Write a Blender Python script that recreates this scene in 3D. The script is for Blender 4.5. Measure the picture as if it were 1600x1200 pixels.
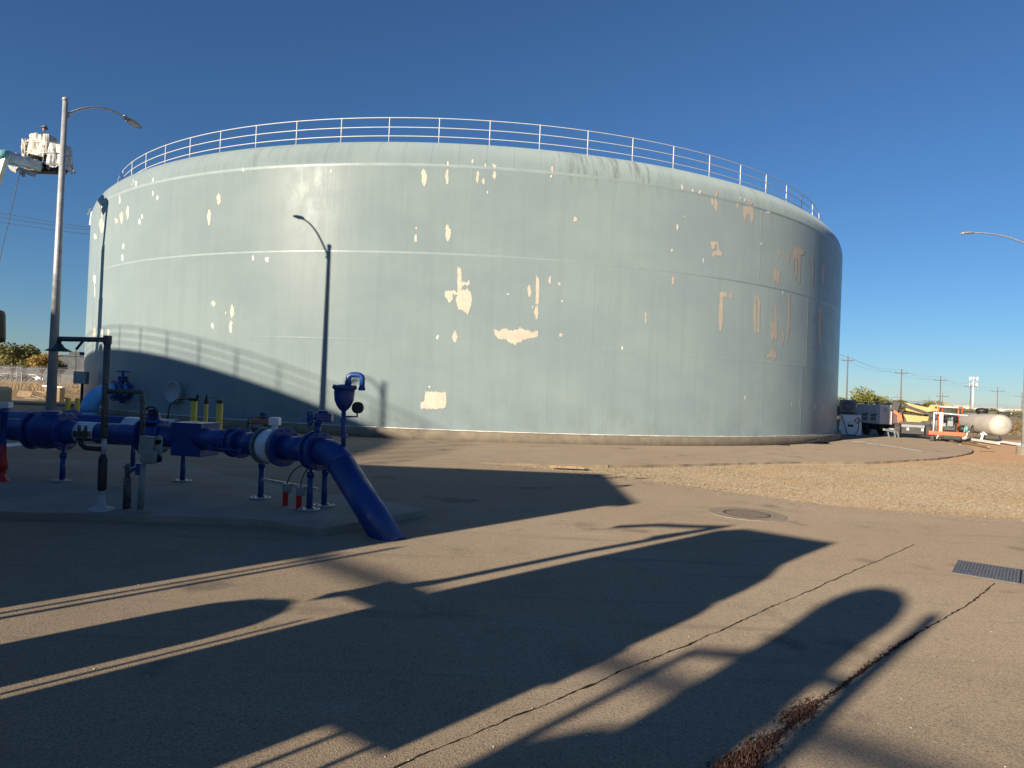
import bpy, bmesh, math, random
from math import sin, cos, pi, radians, sqrt, atan2, hypot
from mathutils import Vector, Matrix, geometry, noise
random.seed(7)
S = bpy.context.scene
for o in list(bpy.data.objects):
    bpy.data.objects.remove(o)

# ------------------------------------------------------------------ camera, sky, sun, exposure
F_PX, PITCH, ROLL, CAM_H = 1065.5, .0101, .0401, 2.0
cam_d = bpy.data.cameras.new("camera")
cam = bpy.data.objects.new("camera", cam_d)
S.collection.objects.link(cam)
cam_d.sensor_fit = 'HORIZONTAL'; cam_d.sensor_width = 36
cam_d.lens = F_PX / 1600 * 36
cam_d.clip_start = .05; cam_d.clip_end = 6000
cam.matrix_world = (Matrix.Translation((0, 0, CAM_H)) @ Matrix.Rotation(pi / 2 + PITCH, 4, 'X')
                    @ Matrix.Rotation(ROLL, 4, 'Z'))
S.camera = cam

SUN_AZ, SUN_EL = radians(42.5), radians(16.4)      # SUN_AZ: heading the light travels towards
SUN_ROT = radians(42.5 + 180)
world = bpy.data.worlds.new("World"); S.world = world; world.use_nodes = True
wn = world.node_tree
bg = wn.nodes["Background"]
sky = wn.nodes.new("ShaderNodeTexSky")
sky.sky_type = 'NISHITA'; sky.sun_disc = False
sky.sun_elevation = SUN_EL; sky.sun_rotation = SUN_ROT
sky.altitude = 50; sky.air_density = 1.0; sky.dust_density = 0; sky.ozone_density = 7.0
wn.links.new(sky.outputs[0], bg.inputs[0])
bg.inputs[1].default_value = .053
sun_d = bpy.data.lights.new("sun", 'SUN'); sun_d.energy = 5.0; sun_d.angle = radians(.53)
sun_d.color = (1, .85, .66)
sun = bpy.data.objects.new("sun", sun_d); S.collection.objects.link(sun)
LDIR = Vector((sin(SUN_AZ) * cos(SUN_EL), cos(SUN_AZ) * cos(SUN_EL), -sin(SUN_EL)))
sun.rotation_euler = LDIR.to_track_quat('-Z', 'Y').to_euler()
sun.location = (-60, -60, 60)
vs = S.view_settings
vs.view_transform = 'Standard'; vs.look = 'None'; vs.exposure = .98; vs.gamma = 1
vs.use_curve_mapping = False

# ------------------------------------------------------------------ helpers
def ray(x, y):
    X, Y = x - 800, y - 600
    c, s = cos(ROLL), sin(ROLL)
    a, b = X * c + Y * s, -X * s + Y * c
    r, u = a / F_PX, -b / F_PX
    return Vector((r, cos(PITCH) - u * sin(PITCH), sin(PITCH) + u * cos(PITCH)))
def ground(x, y, z=0.):
    d = ray(x, y); t = (z - CAM_H) / d.z
    return Vector((d.x * t, d.y * t, z))
def at(x, y, Y):
    d = ray(x, y); t = Y / d.y
    return Vector((d.x * t, Y, CAM_H + d.z * t))
TC = Vector((51.2823 * sin(-.0575), 51.2823 * cos(-.0575), 0)); TR = 24.7413
UE = Vector((cos(SUN_AZ), -sin(SUN_AZ), 0)); UD = Vector((sin(SUN_AZ), cos(SUN_AZ), 0))
def us(u, s, z=0.):
    return UE * u + UD * s + Vector((0, 0, z))
def tank_hit(x, y, R=TR):
    d = ray(x, y)
    a = d.x ** 2 + d.y ** 2; b = -2 * (d.x * TC.x + d.y * TC.y); c = TC.x ** 2 + TC.y ** 2 - R * R
    D = b * b - 4 * a * c
    if D < 0: return None
    t = (-b - sqrt(D)) / 2 / a
    P = Vector((d.x * t, d.y * t, CAM_H + d.z * t))
    return atan2(P.x - TC.x, -(P.y - TC.y)), P.z, P

COL = S.collection
ORG = {}
def tag(o, label=None, cat=None, group=None, kind=None):
    if label: o['label'] = label
    if cat: o['category'] = cat
    if group: o['group'] = group
    if kind: o['kind'] = kind
    return o
def thing(name, loc, label, cat, group=None):
    o = bpy.data.objects.new(name, None); COL.objects.link(o)
    o.empty_display_size = .3
    o.location = loc; ORG[o.name] = Vector(loc)
    return tag(o, label, cat, group)
def copy_tree(root, loc, label, rz=None):
    r = root.copy(); COL.objects.link(r); r.location = loc; r['label'] = label
    if rz is not None: r.rotation_euler = (0, 0, rz)
    for ch in list(root.children):
        c = ch.copy(); COL.objects.link(c); c.parent = r
        for g in list(ch.children):
            k = g.copy(); COL.objects.link(k); k.parent = c
    return r

class MB:
    def __init__(s, M=None):
        s.v = []; s.f = []; s.sm = []; s.M = M or Matrix.Identity(4)
    def add(s, vs, fs, smooth=False):
        b = len(s.v)
        s.v += [s.M @ Vector(v) for v in vs]
        s.f += [tuple(i + b for i in f) for f in fs]; s.sm += [smooth] * len(fs)
        return s
    def box(s, c, d, R=None, bev=0.):
        x, y, z = d[0] / 2, d[1] / 2, d[2] / 2
        c = Vector(c)
        if bev > 0:
            b = min(bev, x * .9, y * .9, z * .9)
            bm = bmesh.new(); bmesh.ops.create_cube(bm, size=1)
            bmesh.ops.scale(bm, vec=d, verts=bm.verts)
            bmesh.ops.bevel(bm, geom=bm.edges[:], offset=b, segments=2, affect='EDGES', profile=.6)
            vs_ = [v.co.copy() for v in bm.verts]; fs = [[v.index for v in f.verts] for f in bm.faces]
            bm.free()
        else:
            vs_ = [Vector((i * x, j * y, k * z)) for i in (-1, 1) for j in (-1, 1) for k in (-1, 1)]
            fs = [(0, 1, 3, 2), (4, 6, 7, 5), (0, 4, 5, 1), (2, 3, 7, 6), (0, 2, 6, 4), (1, 5, 7, 3)]
        if R is not None: vs_ = [R @ v for v in vs_]
        return s.add([v + c for v in vs_], fs)
    def bar(s, a, b, w, h=None, up=(0, 0, 1)):
        a, b = Vector(a), Vector(b); d = (b - a); L = d.length; d.normalize()
        up = Vector(up)
        if abs(d.dot(up)) > .98: up = Vector((0, 1, 0))
        x = d.cross(up).normalized(); z = x.cross(d)
        R = Matrix((x, d, z)).transposed()
        return s.box((a + b) / 2, (w, L, h or w), R)
    def tube(s, pts, r, seg=10, caps=True, closed=False):
        P = [Vector(p) for p in pts]; n = len(P)
        rr = r if isinstance(r, (list, tuple)) else [r] * n
        vs_, fs = [], []
        t0 = (P[1] - P[0]).normalized()
        nrm = t0.cross(Vector((0, 0, 1)))
        if nrm.length < .05: nrm = t0.cross(Vector((0, 1, 0)))
        nrm.normalize()
        for i in range(n):
            if closed: t = (P[(i + 1) % n] - P[i - 1])
            elif i == 0: t = P[1] - P[0]
            elif i == n - 1: t = P[-1] - P[-2]
            else: t = (P[i + 1] - P[i]).normalized() + (P[i] - P[i - 1]).normalized()
            t.normalize()
            nrm = (nrm - t * nrm.dot(t)).normalized(); bi = t.cross(nrm)
            for k in range(seg):
                a = 2 * pi * k / seg
                vs_.append(P[i] + (nrm * cos(a) + bi * sin(a)) * rr[i])
        m = n if closed else n - 1
        for i in range(m):
            j = (i + 1) % n
            for k in range(seg):
                l = (k + 1) % seg
                fs.append((i * seg + k, i * seg + l, j * seg + l, j * seg + k))
        s.add(vs_, fs, True)
        if caps and not closed:
            b = len(s.v) - len(vs_)
            s.f.append(tuple(b + k for k in reversed(range(seg)))); s.sm.append(False)
            s.f.append(tuple(b + (n - 1) * seg + k for k in range(seg))); s.sm.append(False)
        return s
    def cyl(s, a, b, r, seg=20, r2=None):
        return s.tube([a, b], [r, r if r2 is None else r2], seg)
    def lathe(s, prof, org, axis=(0, 0, 1), seg=24, smooth=True):
        ax = Vector(axis).normalized(); q = Vector((0, 0, 1)).rotation_difference(ax)
        vs_, fs = [], []
        for (r, z) in prof:
            for k in range(seg):
                a = 2 * pi * k / seg
                vs_.append(q @ Vector((r * cos(a), r * sin(a), z)) + Vector(org))
        for i in range(len(prof) - 1):
            for k in range(seg):
                l = (k + 1) % seg
                fs.append((i * seg + k, i * seg + l, (i + 1) * seg + l, (i + 1) * seg + k))
        return s.add(vs_, fs, smooth)
    def prism(s, poly, z0, z1):
        n = len(poly); P = [Vector((p[0], p[1], 0)) for p in poly]
        tris = geometry.tessellate_polygon([P])
        area = sum(P[i].x * P[(i + 1) % n].y - P[(i + 1) % n].x * P[i].y for i in range(n))
        vs_ = [(p.x, p.y, z1) for p in P] + [(p.x, p.y, z0) for p in P]
        fs = []
        for t in tris:
            a, b, c = t
            ar = (P[b] - P[a]).cross(P[c] - P[a]).z
            fs.append((a, b, c) if ar > 0 else (a, c, b))
        for i in range(n):
            j = (i + 1) % n
            fs.append((i, i + n, j + n, j) if area > 0 else (i, j, j + n, i + n))
        return s.add(vs_, fs)
    def ico(s, c, r, sub=2, sc=(1, 1, 1)):
        bm = bmesh.new(); bmesh.ops.create_icosphere(bm, subdivisions=sub, radius=1)
        c = Vector(c)
        vs_ = [Vector((v.co.x * r * sc[0], v.co.y * r * sc[1], v.co.z * r * sc[2])) + c for v in bm.verts]
        fs = [[v.index for v in f.verts] for f in bm.faces]; bm.free()
        return s.add(vs_, fs, True)
    def build(s, name, mat, parent=None, org=None):
        me = bpy.data.meshes.new(name)
        o0 = Vector((0, 0, 0))
        if parent is not None: o0 = ORG.get(parent.name, o0)
        elif org is not None: o0 = Vector(org)
        me.from_pydata([v - o0 for v in s.v], [], s.f); me.update()
        me.polygons.foreach_set("use_smooth", s.sm)
        mats = mat if isinstance(mat, (list, tuple)) else [mat]
        for m in mats: me.materials.append(m)
        o = bpy.data.objects.new(name, me); COL.objects.link(o)
        if parent is not None:
            o.parent = parent
        else: o.location = o0
        ORG[o.name] = o0
        return o

def inst(src, name, parent, M):
    o = bpy.data.objects.new(name, src.data); COL.objects.link(o); o.parent = parent
    o.matrix_local = M; ORG[o.name] = ORG.get(parent.name, Vector())
    return o

# ------------------------------------------------------------------ materials
class NT:
    def __init__(s, name):
        s.m = bpy.data.materials.new(name); s.m.use_nodes = True
        s.t = s.m.node_tree; s.b = s.t.nodes["Principled BSDF"]
    def n(s, typ, **kw):
        nd = s.t.nodes.new(typ)
        for k, v in kw.items(): setattr(nd, k, v)
        return nd
    def l(s, a, b): s.t.links.new(a, b)
    def pos(s):
        return s.n("ShaderNodeNewGeometry").outputs["Position"]
    def objc(s):
        return s.n("ShaderNodeTexCoord").outputs["Object"]
    def noise(s, vec, scale, detail=4, rough=.55, mscale=None):
        if mscale:
            mp = s.n("ShaderNodeMapping"); mp.inputs["Scale"].default_value = mscale
            s.l(vec, mp.inputs["Vector"]); vec = mp.outputs[0]
        nd = s.n("ShaderNodeTexNoise"); nd.inputs["Scale"].default_value = scale
        nd.inputs["Detail"].default_value = detail; nd.inputs["Roughness"].default_value = rough
        s.l(vec, nd.inputs["Vector"]); return nd.outputs["Fac"]
    def ramp(s, fac, p0, p1, v0=0., v1=1.):
        r = s.n("ShaderNodeMapRange"); r.interpolation_type = 'SMOOTHSTEP'
        r.inputs[1].default_value = p0; r.inputs[2].default_value = p1
        r.inputs[3].default_value = v0; r.inputs[4].default_value = v1
        s.l(fac, r.inputs[0]); return r.outputs[0]
    def mix(s, fac, a, b, mode='MIX'):
        m = s.n("ShaderNodeMix"); m.data_type = 'RGBA'; m.blend_type = mode
        for sock, v in ((m.inputs[0], fac), (m.inputs[6], a), (m.inputs[7], b)):
            if isinstance(v, (int, float)): sock.default_value = v
            elif isinstance(v, (tuple, list)): sock.default_value = (*v[:3], 1)
            else: s.l(v, sock)
        return m.outputs[2]
    def math(s, op, a, b=None):
        m = s.n("ShaderNodeMath", operation=op)
        for i, v in enumerate((a, b)):
            if v is None: continue
            if isinstance(v, (int, float)): m.inputs[i].default_value = v
            else: s.l(v, m.inputs[i])
        return m.outputs[0]
    def bump(s, h, dist, strength=1., prev=None):
        b = s.n("ShaderNodeBump"); b.inputs["Distance"].default_value = dist
        b.inputs["Strength"].default_value = strength
        s.l(h, b.inputs["Height"])
        if prev is not None: s.l(prev, b.inputs["Normal"])
        return b.outputs[0]
    def col(s, c): s.l(c, s.b.inputs["Base Color"])
    def nor(s, c): s.l(c, s.b.inputs["Normal"])
    def rough(s, c):
        if isinstance(c, (int, float)): s.b.inputs["Roughness"].default_value = c
        else: s.l(c, s.b.inputs["Roughness"])

def mk(name, c, rough=.5, metal=0., var=.18, scale=6., bump=0., bscale=40., spec=.5, coat=0., dirt=None):
    t = NT(name)
    p = t.objc()
    f = t.noise(p, scale, 5, .6)
    c0 = tuple(x * (1 - var) for x in c); c1 = tuple(min(1, x * (1 + var)) for x in c)
    cc = t.mix(t.ramp(f, .3, .7), c0, c1)
    if dirt:
        g = t.noise(p, scale * 2.7, 6, .65)
        cc = t.mix(t.ramp(g, .56, .74, 0, .8), cc, dirt)
    t.col(cc)
    t.rough(t.ramp(t.noise(p, scale * 3, 3), .3, .7, max(.05, rough - .09), min(1, rough + .09)))
    t.b.inputs["Metallic"].default_value = metal
    t.b.inputs["Specular IOR Level"].default_value = spec
    if coat: t.b.inputs["Coat Weight"].default_value = coat
    if bump: t.nor(t.bump(t.noise(p, bscale, 4), bump))
    return t.m

M = {}
M['blue'] = mk('blue_pipe_paint', (.008, .042, .195), .42, var=.12, scale=3, bump=.002, bscale=14, dirt=(.012, .036, .13))
M['lightblue'] = mk('light_blue_paint', (.09, .34, .68), .4, var=.12, scale=2)
M['galv'] = mk('galvanised_steel', (.36, .37, .38), .5, .25, var=.15, scale=5)
M['lamp_head'] = mk('lamp_housing_grey', (.30, .31, .32), .45, .2, var=.08)
M['lens'] = mk('lamp_lens', (.7, .7, .66), .25, var=.04)
M['white'] = mk('white_paint', (.74, .74, .72), .4, var=.06, dirt=(.55, .52, .46))
M['rail_white'] = mk('white_rail_paint', (.52, .54, .54), .42, var=.06)
M['meter_white'] = mk('meter_white_enamel', (.62, .65, .68), .35, var=.06)
M['black'] = mk('black_rubber', (.018, .018, .02), .6, var=.3)
M['black_plastic'] = mk('black_plastic', (.013, .013, .015), .55, var=.3)
M['dgreen'] = mk('dark_green_enamel', (.02, .055, .045), .4, var=.2)
M['ggrey'] = mk('grey_green_plastic', (.17, .22, .22), .5, var=.12)
M['flange_g'] = mk('flange_grey_green', (.10, .15, .15), .5, .2, var=.2)
M['red'] = mk('red_enamel', (.42, .015, .015), .4, var=.15)
M['redcap'] = mk('red_plastic', (.50, .02, .025), .4, var=.1)
M['yellow'] = mk('safety_yellow_paint', (.62, .42, .03), .5, var=.14, dirt=(.3, .2, .05))
M['orange'] = mk('orange_machine_paint', (.62, .095, .012), .45, var=.12, dirt=(.3, .05, .02))
M['tanyellow'] = mk('lift_yellow_paint', (.40, .26, .075), .45, var=.12, dirt=(.36, .22, .08))
M['concrete'] = mk('concrete_grey', (.215, .185, .142), .9, var=.16, scale=2.5, bump=.004, bscale=60, spec=.2, dirt=(.22, .19, .15))
M['grille'] = mk('dark_grille', (.02, .022, .025), .5, var=.2)
M['encl_white'] = mk('white_enclosure_paint', (.84, .85, .86), .4, var=.05)
M['grey_box'] = mk('grey_machine_paint', (.20, .22, .23), .5, var=.1)
M['elbox'] = mk('electrical_box_grey', (.30, .34, .37), .5, .1, var=.06)
M['cylwhite'] = mk('tank_cream_paint', (.43, .395, .35), .5, var=.08, scale=2, dirt=(.38, .33, .28))
M['wood'] = mk('weathered_wood', (.27, .195, .12), .8, var=.3, scale=12)
M['tyre'] = mk('tyre_rubber', (.05, .047, .043), .85, var=.25)
M['tarp_white'] = mk('white_plastic_sheet', (.43, .41, .36), .5, var=.25, scale=4, bump=.02, bscale=6)
M['tarp_blue'] = mk('grey_blue_tarp', (.25, .32, .40), .55, var=.25, scale=3, bump=.03, bscale=5)
M['teal_wrap'] = mk('teal_wrap', (.13, .36, .37), .5, var=.3, scale=5, bump=.02, bscale=8)
M['boom_grey'] = mk('boom_light_grey', (.45, .44, .41), .45, var=.1)
M['helmet'] = mk('hard_hat_grey', (.13, .17, .17), .4, var=.1)
M['skin'] = mk('skin', (.42, .25, .18), .6, var=.06)
M['cloth'] = mk('dark_work_clothes', (.03, .035, .045), .9, var=.2)
M['bluecloth'] = mk('blue_plastic_bucket', (.03, .17, .42), .45, var=.1)
M['beige'] = mk('beige_vehicle_paint', (.28, .25, .21), .45, var=.08)
M['glass'] = mk('dark_window_glass', (.03, .035, .04), .08, var=.1)
M['wire'] = mk('cable_dark', (.05, .05, .055), .6, var=.1)
M['polewood'] = mk('utility_pole_wood', (.13, .11, .09), .85, var=.2)
M['tower'] = mk('tower_white', (.62, .63, .64), .5, var=.05)
M['wall_grey'] = mk('warehouse_wall_grey', (.055, .064, .072), .8, var=.06, scale=.3)
M['wall_white'] = mk('warehouse_wall_white', (.68, .66, .60), .8, var=.05, scale=.1)
M['roof_yellow'] = mk('yellow_roof_sheet', (.62, .50, .17), .6, var=.08, scale=.1)
M['bark'] = mk('bark', (.10, .075, .055), .9, var=.3, scale=3)
M['cast'] = mk('cast_iron', (.135, .112, .09), .8, .0, var=.2, scale=14, bump=.003, bscale=60)
M['collar'] = mk('manhole_collar_concrete', (.30, .245, .18), .9, var=.14, scale=5, bump=.003, bscale=90, spec=.2)
M['plate'] = mk('galvanised_grate', (.115, .115, .12), .6, .2, var=.2, scale=9)
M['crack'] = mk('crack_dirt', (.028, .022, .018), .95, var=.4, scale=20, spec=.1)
M['stripe'] = mk('worn_white_line_paint', (.62, .62, .60), .7, var=.15, scale=10)
M['sealant'] = mk('white_sealant', (.78, .76, .70), .7, var=.12, scale=3)
M['seam'] = mk('ground_weld_band', (.250, .310, .322), .30, var=.06, scale=1.5, spec=.13, bump=.003, bscale=9)
M['peel'] = mk('bare_primer_beige', (.50, .445, .37), .8, var=.07, scale=4)
M['peel_pale'] = mk('bare_primer_white', (.66, .63, .55), .8, var=.06, scale=4)

def insul():
    t = NT('speckled_pipe_insulation'); p = t.objc()
    w = t.noise(p, 60, 2, .5, (1.2, 1.2, 3.0))
    t.col(t.mix(t.ramp(w, .50, .60), (.014, .015, .018), (.22, .25, .25)))
    t.rough(.6); t.nor(t.bump(w, .004)); return t.m
M['insul'] = insul()

def tank_paint():
    t = NT('weathered_tank_paint')
    sub = t.n("ShaderNodeVectorMath", operation='SUBTRACT'); sub.inputs[1].default_value = TC
    t.l(t.pos(), sub.inputs[0])
    sp = t.n("ShaderNodeSeparateXYZ"); t.l(sub.outputs[0], sp.inputs[0])
    th = t.math('ARCTAN2', sp.outputs[0], t.math('MULTIPLY', sp.outputs[1], -1))
    cb = t.n("ShaderNodeCombineXYZ")
    t.l(t.math('MULTIPLY', th, TR), cb.inputs[0]); t.l(sp.outputs[2], cb.inputs[1])
    v = cb.outputs[0]
    st1 = t.noise(v, 1, 7, .62, (2.6, .10, 1))      # broad run-off streaks
    st2 = t.noise(v, 1, 4, .6, (11, .35, 1))        # fine streaks
    cl = t.noise(v, 1, 5, .6, (.22, .38, 1))        # fading clouds
    blot = t.noise(v, 1, 6, .68, (1.1, .7, 1))
    c = t.mix(t.ramp(cl, .33, .68), (.230, .296, .318), (.264, .332, .338))
    c = t.mix(t.ramp(st1, .42, .72, 0, .34), c, (.212, .262, .278))
    c = t.mix(t.ramp(st2, .52, .78, 0, .22), c, (.34, .385, .38))
    c = t.mix(t.ramp(blot, .60, .78, 0, .18), c, (.205, .25, .262))
    # rusty grey run-off that starts at the roof edge
    zz = sp.outputs[2]
    top = t.ramp(zz, 9.9, 11.0)
    run = t.ramp(t.noise(v, 1, 6, .7, (4.2, .5, 1)), .47, .66)
    zone = t.ramp(t.noise(v, 1, 2, .5, (.11, .02, 1)), .50, .62)
    zone = t.math('MAXIMUM', t.math('MULTIPLY', zone, .45), t.math('MULTIPLY', t.ramp(th, .14, .20), t.ramp(th, .42, .34)))
    c = t.mix(t.math('MULTIPLY', t.math('MULTIPLY', top, run), t.math('MULTIPLY', zone, .62)), c, (.11, .12, .12))
    low = t.ramp(zz, 2.4, .3, 0, .30)
    c = t.mix(t.math('MULTIPLY', low, t.ramp(t.noise(v, 1, 6, .65, (.9, .6, 1)), .40, .66)), c, (.14, .165, .16))
    t.col(c)
    r = t.ramp(t.noise(v, 1, 6, .6, (1.7, 1.1, 1)), .3, .72, .28, .37)
    t.rough(r); t.b.inputs['Diffuse Roughness'].default_value = .6
    t.b.inputs["Specular IOR Level"].default_value = .05
    b1 = t.bump(t.noise(v, 1, 4, .6, (2.6, .5, 1)), .010, .22)
    b2 = t.bump(st2, .0025, .7, b1)
    t.nor(t.bump(t.noise(v, 14, 4, .65), .0025, .6, b2))
    return t.m
M['tank'] = tank_paint()

def asphalt():
    t = NT('dusty_old_asphalt'); p = t.pos()
    big = t.noise(p, .16, 5, .6); mid = t.noise(p, 1.1, 6, .65); fine = t.noise(p, 85, 3, .7)
    vor = t.n("ShaderNodeTexVoronoi"); vor.inputs["Scale"].default_value = 105; t.l(p, vor.inputs["Vector"])
    vcol = t.n("ShaderNodeSeparateColor"); t.l(vor.outputs["Color"], vcol.inputs[0])
    c = t.mix(t.ramp(big, .35, .66), (.272, .213, .146), (.300, .244, .178))
    c = t.mix(t.ramp(mid, .50, .70, 0, .55), c, (.185, .152, .114))
    str_ = t.noise(p, 1, 5, .6, (.35, 1.6, 1))
    c = t.mix(t.ramp(str_, .56, .72, 0, .4), c, (.36, .305, .23))
    c = t.mix(t.ramp(vcol.outputs[0], .62, .95, 0, .5), c, (.42, .35, .255))
    c = t.mix(t.ramp(vcol.outputs[1], .70, .95, 0, .55), c, (.075, .065, .055))
    c = t.mix(t.ramp(fine, .35, .65, 0, .25), c, (.165, .135, .10))
    oil = t.ramp(t.noise(p, .55, 4, .55), .60, .70)
    c = t.mix(t.math('MULTIPLY', oil, t.ramp(mid, .40, .60, .15, .6)), c, (.105, .09, .075))
    trk = t.noise(p, 1, 4, .6, (.22, 2.6, 1))
    c = t.mix(t.ramp(trk, .56, .70, 0, .5), c, (.17, .14, .11))
    t.col(c); t.rough(.92); t.b.inputs['Diffuse Roughness'].default_value = .3; t.b.inputs["Specular IOR Level"].default_value = .18
    b = t.bump(mid, .012, .5)
    b = t.bump(vor.outputs["Distance"], .0024, .7, b)
    t.nor(t.bump(fine, .004, .8, b))
    return t.m
M['asphalt'] = asphalt()

def padmat():
    t = NT('broom_finished_concrete'); p = t.pos()
    big = t.noise(p, .9, 6, .7); f = t.noise(p, 60, 4, .6)
    c = t.mix(t.ramp(big, .32, .68), (.225, .21, .18), (.30, .28, .24))
    c = t.mix(t.ramp(t.noise(p, 2.3, 6, .7), .55, .75, 0, .5), c, (.15, .14, .12))
    c = t.mix(t.ramp(f, .5, .75, 0, .3), c, (.36, .335, .29))
    t.col(c); t.rough(.9); t.b.inputs["Specular IOR Level"].default_value = .2
    t.nor(t.bump(f, .002, .7)); return t.m
M['pad'] = padmat()

def gravelmat():
    t = NT('tan_gravel'); p = t.pos()
    v = t.n("ShaderNodeTexVoronoi"); v.inputs["Scale"].default_value = 26; t.l(p, v.inputs["Vector"])
    sc = t.n("ShaderNodeSeparateColor"); t.l(v.outputs["Color"], sc.inputs[0])
    c = t.mix(sc.outputs[0], (.178, .136, .084), (.30, .245, .165))
    c = t.mix(t.ramp(sc.outputs[1], .8, .95), c, (.38, .33, .25))
    c = t.mix(t.ramp(t.noise(p, .35, 5, .6), .50, .66, 0, .85), c, (.26, .185, .10))
    spx = t.n("ShaderNodeSeparateXYZ"); t.l(p, spx.inputs[0])
    far = t.ramp(t.math('ADD', spx.outputs[1], t.math('MULTIPLY', t.noise(p, .25, 4), 8)), 26, 31)
    c = t.mix(far, c, t.mix(t.noise(p, 1.2, 6, .7), (.21, .130, .075), (.32, .22, .135)))
    t.col(c); t.rough(.95); t.b.inputs['Diffuse Roughness'].default_value = .6; t.b.inputs["Specular IOR Level"].default_value = .15
    b = t.bump(v.outputs["Distance"], .012, .6)
    t.nor(t.bump(t.noise(p, 3, 5, .6), .03, .6, b)); return t.m
M['gravel'] = gravelmat()

def dirtmat():
    t = NT('dry_field_soil'); p = t.pos()
    c = t.mix(t.ramp(t.noise(p, .05, 6, .6), .35, .65), (.30, .20, .105), (.36, .27, .15))
    c = t.mix(t.ramp(t.noise(p, .8, 6, .7), .5, .7, 0, .7), c, (.20, .14, .075))
    t.col(c); t.rough(.95); t.b.inputs["Specular IOR Level"].default_value = .1
    t.nor(t.bump(t.noise(p, 2.5, 5, .65), .06, .8)); return t.m
M['dirt'] = dirtmat()

def leafmat(name, a, b, c):
    t = NT(name)
    oi = t.n("ShaderNodeTexCoord").outputs["Object"]
    f = t.noise(oi, .9, 4, .6); g = t.noise(oi, 5, 2, .5)
    cc = t.mix(t.ramp(f, .35, .65), a, b)
    cc = t.mix(t.ramp(g, .55, .7, 0, .7), cc, c)
    t.col(cc); t.rough(.7); t.b.inputs["Specular IOR Level"].default_value = .2
    tr = t.n("ShaderNodeBsdfTranslucent"); t.l(cc, tr.inputs[0])
    ms = t.n("ShaderNodeMixShader"); ms.inputs[0].default_value = .25
    t.l(t.b.outputs[0], ms.inputs[1]); t.l(tr.outputs[0], ms.inputs[2])
    t.l(ms.outputs[0], t.t.nodes["Material Output"].inputs[0]); return t.m
M['leaf_green'] = leafmat('leaf_green', (.14, .155, .06), (.21, .205, .08), (.26, .20, .08))
M['leaf_olive'] = leafmat('leaf_yellow_green', (.17, .18, .045), (.27, .255, .07), (.10, .115, .04))
M['leaf_orange'] = leafmat('leaf_autumn', (.36, .25, .08), (.44, .31, .10), (.22, .19, .07))
M['leaf_dark'] = leafmat('leaf_dark', (.045, .06, .028), (.08, .09, .04), (.10, .095, .045))
M['leaf_yellow'] = leafmat('leaf_yellow_bush', (.24, .15, .02), (.30, .19, .03), (.13, .10, .03))
M['drygrass'] = leafmat('dry_grass', (.30, .20, .085), (.40, .28, .13), (.20, .13, .06))
M['weed'] = leafmat('dried_red_weed', (.055, .028, .023), (.085, .046, .035), (.038, .025, .018))

def fabric():
    t = NT('chain_link_fabric')
    tr = t.n("ShaderNodeBsdfTransparent"); ms = t.n("ShaderNodeMixShader")
    p = t.objc()
    sp = t.n("ShaderNodeSeparateXYZ"); t.l(p, sp.inputs[0])
    def wires(sg):
        q = t.math('ADD', t.math('ADD', sp.outputs[0], sp.outputs[1]), t.math('MULTIPLY', sp.outputs[2], sg))
        fr = t.math('FRACT', t.math('MULTIPLY', q, 14))
        return t.math('LESS_THAN', fr, .07)
    w = t.math('MAXIMUM', wires(1.), wires(-1.))
    t.l(w, ms.inputs[0])
    t.b.inputs["Base Color"].default_value = (.3, .3, .3, 1); t.b.inputs["Metallic"].default_value = .4
    t.l(tr.outputs[0], ms.inputs[1]); t.l(t.b.outputs[0], ms.inputs[2])
    t.l(ms.outputs[0], t.t.nodes["Material Output"].inputs[0]); return t.m
M['fabric'] = fabric()

# ------------------------------------------------------------------ ground
mb = MB()
ring = [(3500 * cos(2 * pi * k / 64), 3500 * sin(2 * pi * k / 64), -.16) for k in range(64)]
mb.add(ring, [tuple(range(64))]); tag(mb.build('ground', M['dirt']), 'dry brown soil all around the yard', kind='structure')

def arc(th0, th1, r, n):
    return [(TC.x + r * sin(th0 + (th1 - th0) * k / n), TC.y - r * cos(th0 + (th1 - th0) * k / n)) for k in range(n + 1)]
yard = [(-70, -50), (60, -50), (60, 7.5), (20, 11.2), (9.51, 12.56), (6.38, 13.42), (4.92, 14.71), (3.14, 16.28), (2.53, 17.33),
        (.92, 17.86), (-.97, 18.72), (1.0, 19.05), (2.81, 19.37), (5.0, 20.45), (7.3, 21.75), (9.8, 23.1)]
yard += arc(.52, 2.0, 31.2, 40)
yard += [(TC.x, TC.y), (-26, 47), (-70, 47)]
# ragged pavement edge
def ragged(poly, i0, i1, amp, step):
    out = []
    for i, p in enumerate(poly):
        out.append(p)
        if i0 <= i < i1:
            q = poly[i + 1]; L = hypot(q[0] - p[0], q[1] - p[1]); n = int(L / step)
            nx, ny = -(q[1] - p[1]) / L, (q[0] - p[0]) / L
            for k in range(1, n):
                t = k / n; a = amp * noise.noise(Vector((p[0] + (q[0] - p[0]) * t, p[1] + (q[1] - p[1]) * t, 3)) * 2.1) * 2
                out.append((p[0] + (q[0] - p[0]) * t + nx * a, p[1] + (q[1] - p[1]) * t + ny * a))
    return out
yard = ragged(yard, 3, 55, .028, .10)
mb = MB().prism(yard, -.16, 0)
tag(mb.build('asphalt_yard', M['asphalt']), 'dusty old asphalt yard and ring of paving round the tank', kind='structure')
mb = MB(); NX, NY = 60, 40
vs_ = []; fs_ = []
for j in range(NY + 1):
    for i in range(NX + 1):
        x = -4 + 66 * i / NX; y = 6 + 44 * j / NY
        h = -.075 + .035 * noise.noise(Vector((x * .35, y * .35, 1)))
        if j in (0, NY) or i in (0, NX): h = -.15
        vs_.append((x, y, h))
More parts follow.
